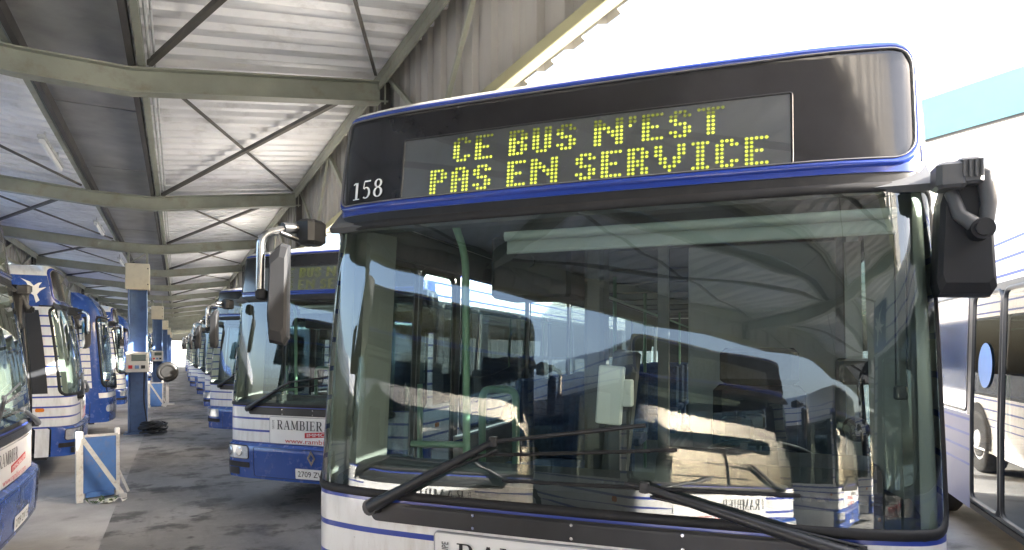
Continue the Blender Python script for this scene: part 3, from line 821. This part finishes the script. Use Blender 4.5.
    sw = MB(); sh.tri_poly(sw, [(u0 + (u1 - u0) * (.08 + .84 * x), 2.375 + .32 * y) for x, y in SWALLOW], .011); sw.build('swallow_emblem', M['white_ink'], spo)
    mirror_left(root, sh); mirror_right(root, sh)
    if inside: interior(root, sh)
    else:
        ln = MB(); ln.box((0, length / 2, 2.44), (2.34, length - .9, .03)); ln.box((0, length / 2, .36), (2.36, length - .9, .03)); ln.box((0, length - .25, 1.4), (2.3, .04, 2.0)); ln.build('interior_lining', M['lining'], root)
        for y in (2.6, 3.6, 7.8):
            for x in (-.82, .82):
                s_ = MB(); s_.box((x, y, .82), (.84, .42, .10), None, .03); s_.box((x, y + .22, 1.18), (.84, .08, .66), None, .03); s_.box((x, y, .58), (.6, .2, .4)); s_.build('passenger_seat', M['seat_blue'], root)
    return root, sh

def interior(root, sh):
    ln = MB()
    for g in (-1, 1):   # inner faces of the side walls and coves
        for y0, y1, z0, z1 in ((.5, 11.6, 2.25, 2.42), (.5 if g > 0 else 1.7, 11.6 if g > 0 else 5.9, .36, 1.17)) + (((7.25, 11.6, .36, 1.17),) if g < 0 else ()):
            ln.box((g * 1.19, (y0 + y1) / 2, (z0 + z1) / 2), (.04, y1 - y0, z1 - z0))
    ln.box((0, 6.1, 2.44), (2.34, 11.1, .03)); ln.box((0, 11.65, 1.4), (2.3, .04, 2.0))
    ln.prism([(.62, 2.43), (.30, 2.42), (.18, 2.31), (.20, 2.29), (.62, 2.36)], 'x', -1.2, 1.2)
    for k in range(9): ln.box((0, 2.0 + 1.1 * k, 2.42), (2.2, .05, .02))
    ln.build('interior_lining', M['lining'], root)
    fl = MB(); fl.box((0, 6, .36), (2.36, 11.2, .03)); fl.build('interior_floor', M['int_floor'], root)
    d = MB()
    prof = [(.10, 1.12), (.14, 1.19), (.42, 1.235), (.60, 1.20), (.66, 1.05), (.60, .40), (.12, .40)]
    d.prism(prof, 'x', -1.12, 1.16)
    d.prism([(.30, 1.20), (.38, 1.30), (.52, 1.335), (.66, 1.29), (.70, 1.10), (.30, 1.10)], 'x', .26, 1.08)
    for k in range(24): d.box((.05 + k * .045, .24, 1.212), (.028, .05, .012))
    do = d.build('dashboard', M['dash'], root)
    sc = MB(); sc.box((.575, .52, 1.42), (.13, .05, .10), Matrix.Rotation(R(-15), 3, 'X'), .015); sc.box((.64, .53, 1.455), (.09, .04, .06), None, .012); sc.box((.60, .54, 1.34), (.03, .03, .1)); sc.build('radio_console', M['plastic'], do)
    wh = MB(); rot = Matrix.Rotation(R(-28), 3, 'X'); c = Vector((.66, .86, 1.24))
    wh.tube([c + rot @ Vector((.235 * math.cos(2 * PI * k / 36), .235 * math.sin(2 * PI * k / 36), 0)) for k in range(36)], .015, 8, closed=True)
    for a in (.3, PI - .3, -PI / 2): wh.tube([c + rot @ Vector((.235 * math.cos(a), .235 * math.sin(a), 0)), c + rot @ Vector((0, 0, -.03))], .012, 8)
    wh.cyl(c + rot @ Vector((0, 0, -.05)), c + rot @ Vector((0, 0, .0)), .06, 18); wh.cyl(c + rot @ Vector((0, 0, -.4)), c, .035, 12)
    wh.build('steering_wheel', M['plastic'], root)
    st = MB(); st.box((.67, 1.45, 1.20), (.48, .13, .72), Matrix.Rotation(R(-8), 3, 'X'), .05); st.box((.67, 1.40, 1.66), (.40, .10, .20), Matrix.Rotation(R(-8), 3, 'X'), .04)
    st.box((.67, 1.2, .84), (.48, .5, .14), None, .05); st.box((.67, 1.2, .58), (.2, .2, .42)); st.build('driver_seat', M['seat'], root)
    pt = MB(); pt.box((.71, 1.92, 1.42), (.90, .04, 1.96), None, .01); pt.box((1.13, 1.7, 1.42), (.06, .45, 1.96))
    pt.build('cab_partition', M['partition'], root)
    cd = MB(); cd.box((.27, 1.3, .80), (.05, 1.05, .92), None, .015); cd.box((.24, .80, 1.36), (.05, .05, 2.0)); cd.build('cab_door', M['lining'], root)
    cs = MB(); cs.box((-.11, .92, 1.33), (.10, .16, 1.94), None, .02); cs.box((.05, .57, 1.34), (.05, .05, .35)); cs.box((.0, .86, 1.2), (.12, .14, 1.1), Matrix.Rotation(R(6), 3, 'Y'), .02); cs.build('ticket_pillar', M['lining'], root)
    tm = MB(); tm.box((.04, .52, 1.55), (.115, .04, .26), Matrix.Rotation(R(4), 3, 'Y'), .008); tm.box((.115, .53, 1.56), (.05, .04, .12), None, .008); tm.build('ticket_machine', M['paper'], root)
    bx = MB(); bx.box((-.36, .75, 2.15), (.40, .34, .30), None, .02); bx.cyl((-.36, .575, 2.17), (-.36, .56, 2.17), .03, 16); bx.build('roof_locker', M['plastic_grey'], root)
    bl = MB(); bl.cyl((-.34, .20, 2.225), (1.10, .22, 2.225), .020, 14); bl.box((.38, .225, 2.19), (1.44, .006, .055)); bl.tube([(-.34, .225, 2.162), (1.10, .235, 2.162)], .008, 8); bl.build('roller_blind', M['blind'], root)
    cdz = MB()
    for x in (1.10, 1.135): cdz.tube([(x, .26, 2.22), (x + .005, .26, 1.62)], .003, 6)
    cdz.box((1.12, .26, 1.60), (.045, .02, .05), None, .008); cdz.build('blind_cord', M['plastic'], root)
    ap = MB()
    for g in (-1, 1):
        ap = MB(); u = sorted((g * 1.17, g * (sh.sy(.52)))); sh.patch(ap, u[0], u[1], 1.10, 2.33, -.022)
        ap.bar((g * 1.15, .40, 1.10), (g * 1.12, .46, 2.32), .10, .17)
        ap.build('pillar_cover', M['trim_grey'], root)
    ap = MB(); ap.bar((1.15, 1.50, 1.15), (1.13, 1.50, 2.32), .06, .08); ap.build('pillar_cover', M['trim_grey'], root)
    for g, x in ((1, 1.02),):
        sb = MB(); sb.box((1.05, .72, 1.66), (.16, .08, .11), Matrix.Rotation(R(10), 3, 'Z'), .015); sb.tube([(1.09, .75, 1.25), (1.06, .74, 1.62)], .014, 8)
        sb.cyl((1.04, .66, 1.42), (1.04, .72, 1.42), .05, 14); sb.build('side_console', M['plastic'], root)
    pole = MB(); pole.tube(arc_path([(-.72, .50, 2.38), (-.70, .6, 2.22), (-.69, .6, .4)], .12, 6), .019, 12); po = pole.build('grab_pole', M['rail'], root)
    hr = MB(); hr.tube([(-.69, .6, 1.28), (-1.0, .6, 1.27)], .017, 10); hr.build('cross_rail', M['rail'], po)
    fr = MB(); fr.tube(arc_path([(-.86, 1.2, .4), (-.86, 1.2, 1.52), (-.65, 1.2, 1.52), (-.65, 1.2, .4)], .06), .022, 10); fr.build('seat_guard', M['rail'], root)
    for x in (-.36, .05):
        p2 = MB(); p2.tube([(x, 2.3, .4), (x, 2.3, 2.4)], .017, 10); p2.build('grab_pole', M['rail'], root)
    for x in (-.5, .5):
        for y in (3.4, 5.2, 7.4, 9.2):
            p2 = MB(); p2.tube([(x, y, .4), (x, y, 2.4)], .017, 8); p2.build('grab_pole', M['rail'], root)
    for x in (-.45, .45):
        p3 = MB(); p3.tube([(x, 2.3, 2.18), (x, 10.8, 2.18)], .015, 8); p3.build('ceiling_rail', M['rail'], root)
    for y in (2.6, 3.6, 4.5, 7.8, 8.7, 9.6, 10.5):
        for x in (-.82, .82):
            if x < 0 and y == 4.5: pass
            s_ = MB(); s_.box((x, y, .82), (.84, .42, .10), None, .03); s_.box((x, y + .22, 1.18), (.84, .08, .66), Matrix.Rotation(R(-8), 3, 'X'), .03); s_.box((x, y, .58), (.6, .2, .4))
            s_.build('passenger_seat', M['seat_blue'], root)

def build_blue_bus():
    rake = [(.3, -.02), (.7, -.04), (1.0, 0), (2.3, .10), (2.55, .16), (2.80, .30), (2.88, .42)]
    sh = Shell(((4.2, 1.04),), .22, 1.23, 11.0, rake, [(1.1, 0), (2.3, .04), (2.55, .07), (2.7, .12), (2.8, .19), (2.88, .30)], [(2.6, 0), (2.75, .02), (2.85, .06), (2.88, .10)])
    root = empty('blue_bus'); P = sh.P
    body = common_sides(sh, root, M['blue'], M['frame_dark'], [(.62, 1.62), (5.66, 7.16)], False)
    FS = 1.46
    sh.patch(body, -FS, FS, .70, 1.02); sh.patch(body, -FS, FS, 2.42, 2.88)
    for g in (-1, 1):
        u = sorted((g * 1.18, g * FS)); sh.patch(body, u[0], u[1], 1.02, 2.42, -.003)
    body.build('body', M['blue'], root)
    bm = MB(); sh.patch(bm, -1.45, 1.45, .32, .70, .01); bm.build('bumper', M['blue'], root)
    wb = MB(); sh.patch(wb, -1.3, 1.3, .80, .90, .006); wb.build('white_band', M['white'], root)
    for g in (-1, 1):
        u = sorted((g * .78, g * 1.18)); h = MB(); sh.patch(h, u[0], u[1], .52, .66, .016, .06); h.build('headlight', M['lens'], root)
        s_ = MB(); u = sorted((g * (sh.S2 + .01), g * (sh.S2 + .17))); sh.patch(s_, u[0], u[1], 1.0, 2.35, .006); s_.build('white_pillar', M['paint'], root)
    ws = MB(); sh.patch(ws, -1.19, 1.19, 1.04, 2.38, .0, .08); wo = ws.build('windscreen', M['windscreen'], root)
    sl = MB(); sh.ring(sl, (-1.19, 1.19, 1.04, 2.38), .08, .04, .0, .015); sl.build('windscreen_seal', M['rubber'], wo)
    ds = MB(); sh.patch(ds, -.75, .75, 2.45, 2.66, .008, .05); ds.build('header_panel', M['header'], root)
    wiper(root, sh, -.55, .98, -.2, 1.25, .2, 1.32, (-.3, 1.2), (.4, 1.26))
    wiper(root, sh, .55, .98, .1, 1.2, .0, 1.22, (-.4, 1.14), (.45, 1.17))
    mirror_left(root, sh); mirror_right(root, sh)
    ln = MB(); ln.box((0, 5.7, 2.44), (2.2, 10.2, .03)); ln.box((0, 5.7, .42), (2.3, 10.4, .04)); ln.box((0, 10.7, 1.4), (2.2, .04, 2.0)); ln.build('interior_lining', M['lining'], root)
    d = MB(); d.prism([(.14, 1.05), (.5, 1.12), (.6, .95), (.55, .45), (.14, .45)], 'x', -1.1, 1.1); d.build('dashboard', M['dash'], root)
    st = MB(); st.box((.6, 1.5, 1.2), (.46, .13, .9), None, .05); st.build('driver_seat', M['seat'], root)
    for y in (3.0, 4.2, 7.6, 8.8):
        for x in (-.8, .8):
            s_ = MB(); s_.box((x, y, .82), (.84, .42, .10), None, .03); s_.box((x, y + .22, 1.18), (.84, .08, .66), None, .03); s_.build('passenger_seat', M['seat_blue'], root)
    return root, sh

def copy_tree(o, skip=(), parent=None, depth=0):
    c = o.copy(); col.objects.link(c)
    if parent: c.parent = parent
    for ch in KIDS.get(o.name, ()):
        if ch.name.split('.')[0] in skip: continue
        copy_tree(ch, skip, c, depth + 1)
    return c

# ------------------------------------------------------------------ setting: ground
def sheet(name, x0, x1, y0, y1, z, mat, nx=1, ny=1):
    m = MB(); m.add([(x0, y0, z), (x1, y0, z), (x1, y1, z), (x0, y1, z)], [(0, 1, 2, 3)])
    o = m.build(name, mat); o['kind'] = 'structure'; return o
sheet('ground', -900, 900, -900, 900, 0.0, M['concrete'])
sheet('aisle', -.62, 1.7, -40, 100, 0.004, M['asphalt'])

# ------------------------------------------------------------------ the canopy over the aisle
BAY = 4.9; Y0 = 6.0; NB0, NB1 = -9, 18
BEAM = [(-3.35, 4.00), (-1.06, 3.80), (-.34, 3.79), (1.75, 4.07)]     # underside of a beam
def beam_z(x):
    for (a, b), (c, d) in zip(BEAM, BEAM[1:]):
        if x <= c: return b + (d - b) * (x - a) / (c - a)
    return BEAM[-1][1]
can = empty('bus_canopy', (-.7, 0, 0))
can['label'] = 'long olive steel canopy with corrugated roof over the aisle between the bus rows'; can['category'] = 'canopy'
def cpart(mb, name, mat, parent=None):
    """build in world space, then hang under the canopy"""
    o = mb.build(name, mat, parent or can)
    if parent is None: o.location = (.7, 0, 0)
    return o
yA, yB = Y0 + BAY * NB0, Y0 + BAY * NB1
for k in range(NB0, NB1 + 1):
    y = Y0 + BAY * k; b = MB()
    for (xa, za), (xb, zb) in zip(BEAM, BEAM[1:]):
        for (dz0, dz1, hw) in ((0, .014, .065), (.014, .186, .006), (.186, .20, .065)):
            vs = [(xa, y - hw, za + dz0), (xb, y - hw, zb + dz0), (xb, y + hw, zb + dz0), (xa, y + hw, za + dz0), (xa, y - hw, za + dz1), (xb, y - hw, zb + dz1), (xb, y + hw, zb + dz1), (xa, y + hw, za + dz1)]
            b.add(vs, [(0, 3, 2, 1), (4, 5, 6, 7), (0, 1, 5, 4), (3, 7, 6, 2), (0, 4, 7, 3), (1, 2, 6, 5)])
    b.box((1.72, y, beam_z(1.72) + .1), (.012, .14, .24)); b.box((-3.32, y, beam_z(-3.32) + .1), (.012, .14, .24))
    cpart(b, 'beam', M['steel'])
DZ = .30                                              # deck above beam underside
def deck(x0, x1, name):
    m = MB(); prof = []; y = yA - 1.0; p = .25
    while y < yB + 1.0:
        prof += [(y, 0), (y + .085, 0), (y + .115, .045), (y + .215, .045), (y + .245, 0)]; y += p
    za, zb = beam_z(x0) + DZ, beam_z(x1) + DZ
    vs = [(x0, y, za + h) for y, h in prof] + [(x1, y, zb + h) for y, h in prof]; n = len(prof)
    m.add(vs, [(i, n + i, n + i + 1, i + 1) for i in range(n - 1)])
    cpart(m, name, M['deck'])
deck(-3.5, -1.09, 'roof_sheet'); deck(-.36, 1.85, 'roof_sheet')
gt = MB(); y = yA - 1
while y < yB + 1:
    gt.box((-.69, y + 1.22, 4.12), (.70, 2.42, .01)); gt.box((-.69, y + 2.44, 4.112), (.70, .03, .012)); y += 2.45
cpart(gt, 'gutter', M['gutter'])
for x, dx in ((-1.06, -.07), (-.33, .07)):
    m = MB(); m.box((x, (yA + yB) / 2, 4.055), (.045, yB - yA + 2, .11)); cpart(m, 'purlin', M['steel_dark'])
    m = MB(); m.box((x + dx, (yA + yB) / 2, 4.06), (.05, yB - yA + 2, .09)); cpart(m, 'purlin', M['steel'])
for x in (1.70, -3.30):
    m = MB(); z = beam_z(x) + .235; m.box((x, (yA + yB) / 2, z), (.07, yB - yA + 2, .07)); m.box((x - .02 * (1 if x > 0 else -1), (yA + yB) / 2, z - .06), (.02, yB - yA + 2, .10)); cpart(m, 'eave_beam', M['steel'])
# conduit along the gutter edge
m = MB(); m.tube([(-.20, yA, 4.05), (-.20, yB, 4.05)], .012, 6); m.tube([(-.165, yA, 4.055), (-.165, yB, 4.055)], .009, 6); cpart(m, 'conduit', M['grey_paint'])
# wind bracing in the roof plane
for k in range(NB0, NB1):
    y0, y1 = Y0 + BAY * k + .1, Y0 + BAY * (k + 1) - .1
    if y0 > 75: continue
    for (xa, xb) in ((-.20, 1.62), (-3.2, -1.2)):
        za, zb = beam_z(xa) + .215, beam_z(xb) + .215
        m = MB(); m.bar((xa, y1, za), (xb, y0, zb), .042, .04); cpart(m, 'brace', M['brace'])
        m = MB(); m.bar((xa, y0, za + .02), (xb, y1, zb + .02), .024, .024); cpart(m, 'tie_rod', M['brace'])
# fascias: hanging profiled sheet, bottom angle, struts
for side, x in ((1, 1.80), (-1, -3.40)):
    m = MB(); prof = []; y = yA - 1; p = .30
    while y < yB + 1:
        prof += [(y, 0), (y + .14, 0), (y + .165, .04), (y + .275, .04)]; y += p
    zt, zb = beam_z(1.75 if side > 0 else -3.35) + .42, (3.32 if side > 0 else 3.74)
    vs = [(x + side * h, y, zt) for y, h in prof] + [(x + side * h, y, zb) for y, h in prof]; n = len(prof)
    m.add(vs, [(i, i + 1, n + i + 1, n + i) for i in range(n - 1)]); cpart(m, 'fascia_sheet', M['fascia'])
    zr = zb + .045
    if side < 0: zr = zb + .02
    m = MB(); m.box((x - side * .045, (yA + yB) / 2, zr), (.075, yB - yA + 2, .075), None, .006); cpart(m, 'fascia_rail', M['steel_light'])
    for k in range(NB0, NB1 + 1):
        y = Y0 + BAY * k
        if y > 45: continue
        xi = x - side * .05; zt2 = beam_z(1.75 if side > 0 else -3.35) + .2
        m = MB(); m.box((xi - side * .02, y, (zr + .045 + zt2) / 2), (.09, .10, zt2 - zr - .045)); cpart(m, 'fascia_post', M['steel_dark'])
        m = MB(); m.bar((xi, y + .12, zt2), (xi, y + 1.35, zr + .045), .03, .035); cpart(m, 'fascia_strut', M['steel'])
        m = MB(); m.bar((xi, y + 2.6, zt2), (xi, y + 1.42, zr + .045), .04, .06); cpart(m, 'fascia_strut', M['steel'])
        m = MB(); m.bar((xi, y + 2.7, zt2), (xi, y + 3.5, zr + .045), .03, .035); cpart(m, 'fascia_strut', M['steel'])
        m = MB(); m.bar((xi, y + 4.8, zt2), (xi, y + 3.6, zr + .045), .03, .04); cpart(m, 'fascia_strut', M['steel'])
# columns every third beam: I-section, cream cover box under the beam
for k in (2, 5, 8, 11, 14):
    y = Y0 + BAY * k; X = -.75
    if k == -1: X = -.75
    c = MB()
    for sx in (-.165, .165): c.box((X + sx, y, 1.55), (.02, .34, 3.08), None, 0)
    c.box((X, y + .02, 1.55), (.308, .016, 3.08)); c.box((X, y, .012), (.5, .5, .024))
    co = cpart(c, 'column', M['col_blue'])
    cp = MB(); cp.box((X, y - .02, 3.28), (.44, .42, .54), None, .008); cpart(cp, 'column_cover', M['cream'], co)
    br = MB()
    br.box((X - .17, y - .0, 3.67), (.03, .3, .24)); br.box((X + .17, y, 3.67), (.03, .3, .24)); br.bar((X - .15, y - .1, 3.56), (X + .15, y - .1, 3.78), .03, .02); cpart(br, 'column_head', M['steel'], co)
    for q, (sx, sz) in enumerate(((.19, 3.45), (.19, 3.12))):
        bt = MB(); bt.cyl((X + sx, y - .225, sz), (X + sx, y - .24, sz), .014, 8); cpart(bt, 'bolt', M['steel_dark'], co)

# fluorescent battens along the gutter's left edge
n = 0
LBL = {2: 'white fluorescent batten on the gutter edge, just before the blue column', 0: 'white fluorescent batten on the gutter edge over the front bay', 3: 'white fluorescent batten beyond the cream column cover'}
for k in range(0, 9):
    y = Y0 + BAY * k + 2.7
    t = empty('ceiling_light', (-1.24, y, 3.90))
    ords = ['first', 'second', 'third', 'fourth', 'fifth', 'sixth', 'seventh', 'eighth', 'ninth']
    tag(t, 'unlit white fluorescent batten under the roof gutter, ' + ords[k] + ' along the canopy', 'light fitting', 'fluorescent battens along the canopy gutter')
    h = MB(); h.box((0, 0, .03), (.07, 1.25, .04), None, .008); h.box((0, -.4, .09), (.02, .02, .1)); h.box((0, .4, .09), (.02, .02, .1)); h.build('lamp_housing', M['grey_paint'], t)
    d = MB(); d.tube([(0, -.58, -.01), (0, .58, -.01)], .028, 12); d.build('lamp_tube', M['tube_white'], t)

# ------------------------------------------------------------------ buses
city, csh = build_city_bus()
blue, bsh = build_blue_bus()
KIDS = {}
for o in bpy.data.objects:
    if o.parent: KIDS.setdefault(o.parent.name, []).append(o)
def far_skip(*extra): return extra
INNER = ('grab_pole', 'ceiling_rail', 'seat_guard', 'cross_rail', 'passenger_seat', 'ticket_machine', 'ticket_pillar', 'cab_door', 'roof_locker', 'blind_cord', 'side_console', 'pillar_cover', 'radio_console', 'screw', 'panel_edge', 'bolt', 'underbody', 'wheel_arch', 'reflector', 'lamp_frame', 'window_frame', 'door_rail', 'wiper_rod', 'display_frame', 'panel_moulding', 'fog_lamp')
TH_R, TH_L = R(-47.18), R(90)
OX, OY, PITCH = 1.304, 2.05, 5.1
GR, GL = 'buses parked in the right-hand row', 'buses parked in the left-hand row'
ordn = ['first', 'second', 'third', 'fourth', 'fifth', 'sixth', 'seventh', 'eighth', 'ninth', 'tenth', 'eleventh', 'twelfth', 'thirteenth', 'fourteenth', 'fifteenth']
city.location = (OX, OY, 0); city.rotation_euler = (0, 0, TH_R)
tag(city, 'nearest white city bus with yellow dot display and fleet number 158', 'bus', GR)
# fleet number only on this one
fn = MB(); csh.word(fn, '158', -1.10, -.915, 2.437, 2.522, .012); fn.build('fleet_number', M['white_ink'], city)
for k in range(1, 14):
    c = copy_tree(city, () if k == 1 else INNER)
    jit = random.uniform(-.12, .12) if k > 1 else 0
    c.location = (OX - .02 + jit, OY + PITCH * k, 0); c.rotation_euler = (0, 0, TH_R + (random.uniform(-.02, .02) if k > 1 else 0))
    if k == 1: lab = 'white and blue city bus directly behind bus 158 with plate 2709 ZW'
    else: lab = 'white and blue city bus, ' + ordn[k - 1] + ' one behind the bus numbered 158'
    tag(c, lab, 'bus', GR)
c, rsh = build_city_bus(9.85, False); c.rotation_euler = (0, 0, TH_R); c.location = (OX + .62, OY - PITCH + .58, 0)
R0 = c
tag(c, 'white city bus showing its side doors beyond the right mirror of bus 158', 'bus', GR)
LX, LY, LP = -1.22, 6.30, 4.9
for ch in [o for o in bpy.data.objects if o.parent is R0 and o.name.startswith('side_window')]:
    xs = [v.co for v in ch.data.vertices]
    ch.material_slots[0].link = 'OBJECT'; ch.material_slots[0].material = M['tint_dark']  # glass darkened on this bus alone to stop sun passing through it
    if xs[0].x < 0 and 7.2 < min(v.y for v in xs) < 7.3:      # opaque blue surface for the pane behind the middle door
        ch.material_slots[0].link = 'OBJECT'; ch.material_slots[0].material = M['blue_pane']; ch['label'] = 'side window with blue pane'
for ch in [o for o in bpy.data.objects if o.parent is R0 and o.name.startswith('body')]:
    ch.material_slots[0].link = 'OBJECT'; ch.material_slots[0].material = M['lilac_low']
st = MB(); ud = -csh.sy(6.78); st.add([csh.P(ud + .17 * math.cos(2 * PI * k / 28), 1.62 + .19 * math.sin(2 * PI * k / 28), .006) for k in range(28)], [tuple(range(28))])
so = st.build('round_sticker', M['sticker'], R0)
names = ['white and blue city bus cut off by the left edge of the photo',
         'white city bus with swallow emblem corner, between the left-edge bus and the blue bus']
for k in range(-6, 14):
    if k == 2 or (k > 3 and k % 4 == 0):
        src = blue
        c = src if k == 2 else copy_tree(src, INNER)
        c.location = (LX, LY + LP * k + (.25 if k == 2 else -.3), 0)
        lab = 'blue bus with dark windscreen beside the blue canopy column' if k == 2 else 'blue bus in the left row, ' + ordn[k - 3] + ' one beyond the nearest blue bus'
    else:
        c = copy_tree(city, () if k in (0, 1) else INNER); c.location = (LX + (random.uniform(-.1, .1) if k > 1 else .07 if k == 0 else -.06 if k == 1 else (-.22 if k == -1 else -.05 if k < -1 else 0)), LY + LP * k + (.55 if k == 1 else 0 if k >= 0 else .75 if k == -1 else 2.15), 0)
        if k < 0: lab = 'white city bus mirrored in the windscreen of bus 158, ' + ['nearest', 'second', 'third', 'fourth', 'fifth', 'sixth'][-1 - k] + ' along the reflected row'
        elif k < 2: lab = names[k]
        else: lab = 'white city bus in the left row, ' + ordn[k - 3] + ' one beyond the nearest blue bus'
    c.rotation_euler = (0, 0, TH_L + (R(5) if k > 1 else R(3.5) if k == 1 else 0) + (random.uniform(-.025, .025) if k > 2 else 0))
    tag(c, lab, 'bus', GL)

for o in list(bpy.data.objects):
    if o.name.startswith('display_text') and o.parent and o.parent.parent is not city and o.data.materials[0] == M['led']:
        o.material_slots[0].link = 'OBJECT'; o.material_slots[0].material = M['led_weak']

# ------------------------------------------------------------------ aisle furniture
def control_box(x, y, label):
    t = empty('control_box', (x, y, 1.50)); tag(t, label, 'control box', 'control boxes on the canopy columns')
    b = MB(); b.box((0, 0, 0), (.42, .16, .42), None, .015); b.build('casing', M['box_grey'], t)
    s = MB(); s.box((.03, -.085, .09), (.26, .012, .13), None, .004); s.build('screen', M['screen'], t)
    for q, (mx, mat) in enumerate(((-.12, 'red'), (.0, 'col_blue'), (.11, 'plastic'))):
        k = MB(); k.box((mx, -.086, -.10), (.075, .012, .07), None, .004); k.build('button', M[mat], t)
control_box(-.75, Y0 + BAY * 2 - .27, 'grey control box with screen and coloured buttons on the nearest blue column')
control_box(-.75, Y0 + BAY * 5 - .27, 'grey control box on the second blue column down the aisle')

# hose heap at the column foot
h = MB(); pts = []
rr = random.Random(3)
for i in range(150):
    a = i * .42; r_ = .17 + .09 * math.sin(i * .13) + rr.uniform(-.02, .02)
    pts.append((r_ * math.cos(a), r_ * math.sin(a) * .9, .05 + .22 * abs(math.sin(i * .061)) + rr.uniform(-.015, .015)))
h.tube(pts, .022, 8); h.tube(arc_path([(-.10, .1, .2), (-.17, .22, .7), (-.16, .24, 1.45)], .1), .013, 8)
o = h.build('coiled_hose', M['hose']); o.location = (-.46, Y0 + BAY * 2 - .55, 0)
tag(o, 'black hose coiled in a heap at the foot of the nearest blue column', 'hose')

# round hose reel in front of second column
t = empty('hose_reel', (-.30, 23.5, 0)); tag(t, 'black round hose reel on a stand far down the aisle', 'hose reel')
m = MB(); m.tube([(.24 * math.cos(2 * PI * k / 28), 0, 1.05 + .24 * math.sin(2 * PI * k / 28)) for k in range(28)], .085, 10, closed=True); m.build('hose_coil', M['hose'], t)
m = MB(); m.cyl((0, -.1, 1.05), (0, .1, 1.05), .18, 24); m.build('reel_drum', M['hose'], t)
m = MB(); m.box((0, .18, .55), (.08, .06, 1.1)); m.box((0, .1, .02), (.4, .4, .04)); m.build('reel_stand', M['grey_paint'], t)

def barrier(x, y, rz, label):
    t = empty('barrier', (x, y, 0), rz); t.scale = (.84, .84, .94); tag(t, label, 'barrier', 'blue panel barriers beside the aisle')
    p = MB(); p.box((.27, .14, .42), (.40, .05, .70), None, .01); p.box((.27, .14, .05), (.34, .12, .06)); p.build('panel', M['panel_blue'], t)
    for xx, yy, w in ((0, -.06, .085), (.49, .16, .055)):
        q = MB(); q.box((xx, yy, .39), (w, w, .78), None, .006); po = q.build('post', M['grey_paint'], t)
        cc = MB(); cc.box((xx, yy, .82), (w + .005, w + .005, .09), None, .01); cc.build('post_cap', M['white_ink'], po)
    q = MB(); q.box((.06, .16, .36), (.08, .05, .72)); q.build('post', M['grey_paint'], t)
    q = MB(); q.bar((.03, -.085, .78), (.50, -.12, .06), .035, .055); q.box((.51, -.12, .03), (.09, .09, .06), None, .01); q.build('diagonal_brace', M['grey_paint'], t)
    q = MB(); q.bar((.49, .17, .36), (.63, .14, .03), .03, .03); q.build('side_brace', M['grey_paint'], t)
    q = MB(); q.box((.26, .135, .785), (.46, .03, .03)); q.build('top_rail', M['grey_paint'], t)
barrier(-1.02, 8.95, R(14), 'blue steel panel barrier with grey diagonal brace in front of the nearest buses')
barrier(-.80, 22.6, R(12), 'blue panel barrier with grey brace far down the aisle past the first column')

# litter and weeds at the barrier's foot
lt = MB(); rr = random.Random(5)
for k in range(9):
    cx, cy, s_ = rr.uniform(-.1, .16), rr.uniform(-.08, .05), rr.uniform(.03, .075)
    vs = [(cx + rr.uniform(-s_, s_), cy + rr.uniform(-s_, s_), rr.uniform(.005, .05)) for _ in range(5)]; lt.add(vs, [(0, 1, 2), (0, 2, 3), (0, 3, 4)])
o = lt.build('paper_scraps', M['litter']); o.location = (-.72, 8.72, .004); tag(o, 'crumpled white paper scraps on the ground below the blue barrier', 'litter')
wd = MB()
for k in range(24):
    a = rr.uniform(0, 2 * PI); r_ = rr.uniform(.02, .16); x, y = -.05 + r_ * math.cos(a), r_ * .6 * math.sin(a); l = rr.uniform(.03, .10); b = rr.uniform(0, 2 * PI)
    wd.add([(x, y, 0), (x + .5 * l * math.cos(b) + .01, y + .5 * l * math.sin(b), l * .6), (x + l * math.cos(b), y + l * math.sin(b), l * .7), (x + .5 * l * math.cos(b) - .012, y + .5 * l * math.sin(b) + .01, l * .55)], [(0, 1, 2, 3)])
o = wd.build('weed_tuft', M['weed']); o.location = (-.70, 8.78, .004); tag(o, 'small green weed tuft at the foot of the blue barrier', 'weed')

# ------------------------------------------------------------------ surroundings
fc = empty('neighbour_canopy', (17, 10, 0)); tag(fc, 'pale blue fascia of the next canopy, high behind bus 158 at right', 'canopy')
def npart(mb, name, mat): o = mb.build(name, mat, fc); o.location = (-17, -10, 0); return o
m = MB(); m.box((14.6, 10, 6.80), (.12, 70, .88)); npart(m, 'fascia_band', M['pale_blue'])
m = MB(); m.box((17.4, 10, 7.2), (5.4, 70, .12)); npart(m, 'roof_sheet', M['white'])
m = MB(); m.box((14.62, 10, 6.34), (.10, 70, .05)); npart(m, 'edge_trim', M['steel_dark'])
for k in range(7):
    m = MB(); m.box((17.2, -20 + 10 * k, 3.4), (.25, .25, 6.8)); npart(m, 'column', M['grey_paint'])
w = MB(); w.box((0, 108, 1.5), (60, .3, 3.0)); w.box((0, 108, 3.04), (60, .4, .08))
o = w.build('boundary_wall', M['pale_wall']); tag(o, 'pale rendered wall closing the far end of the aisle', 'wall')
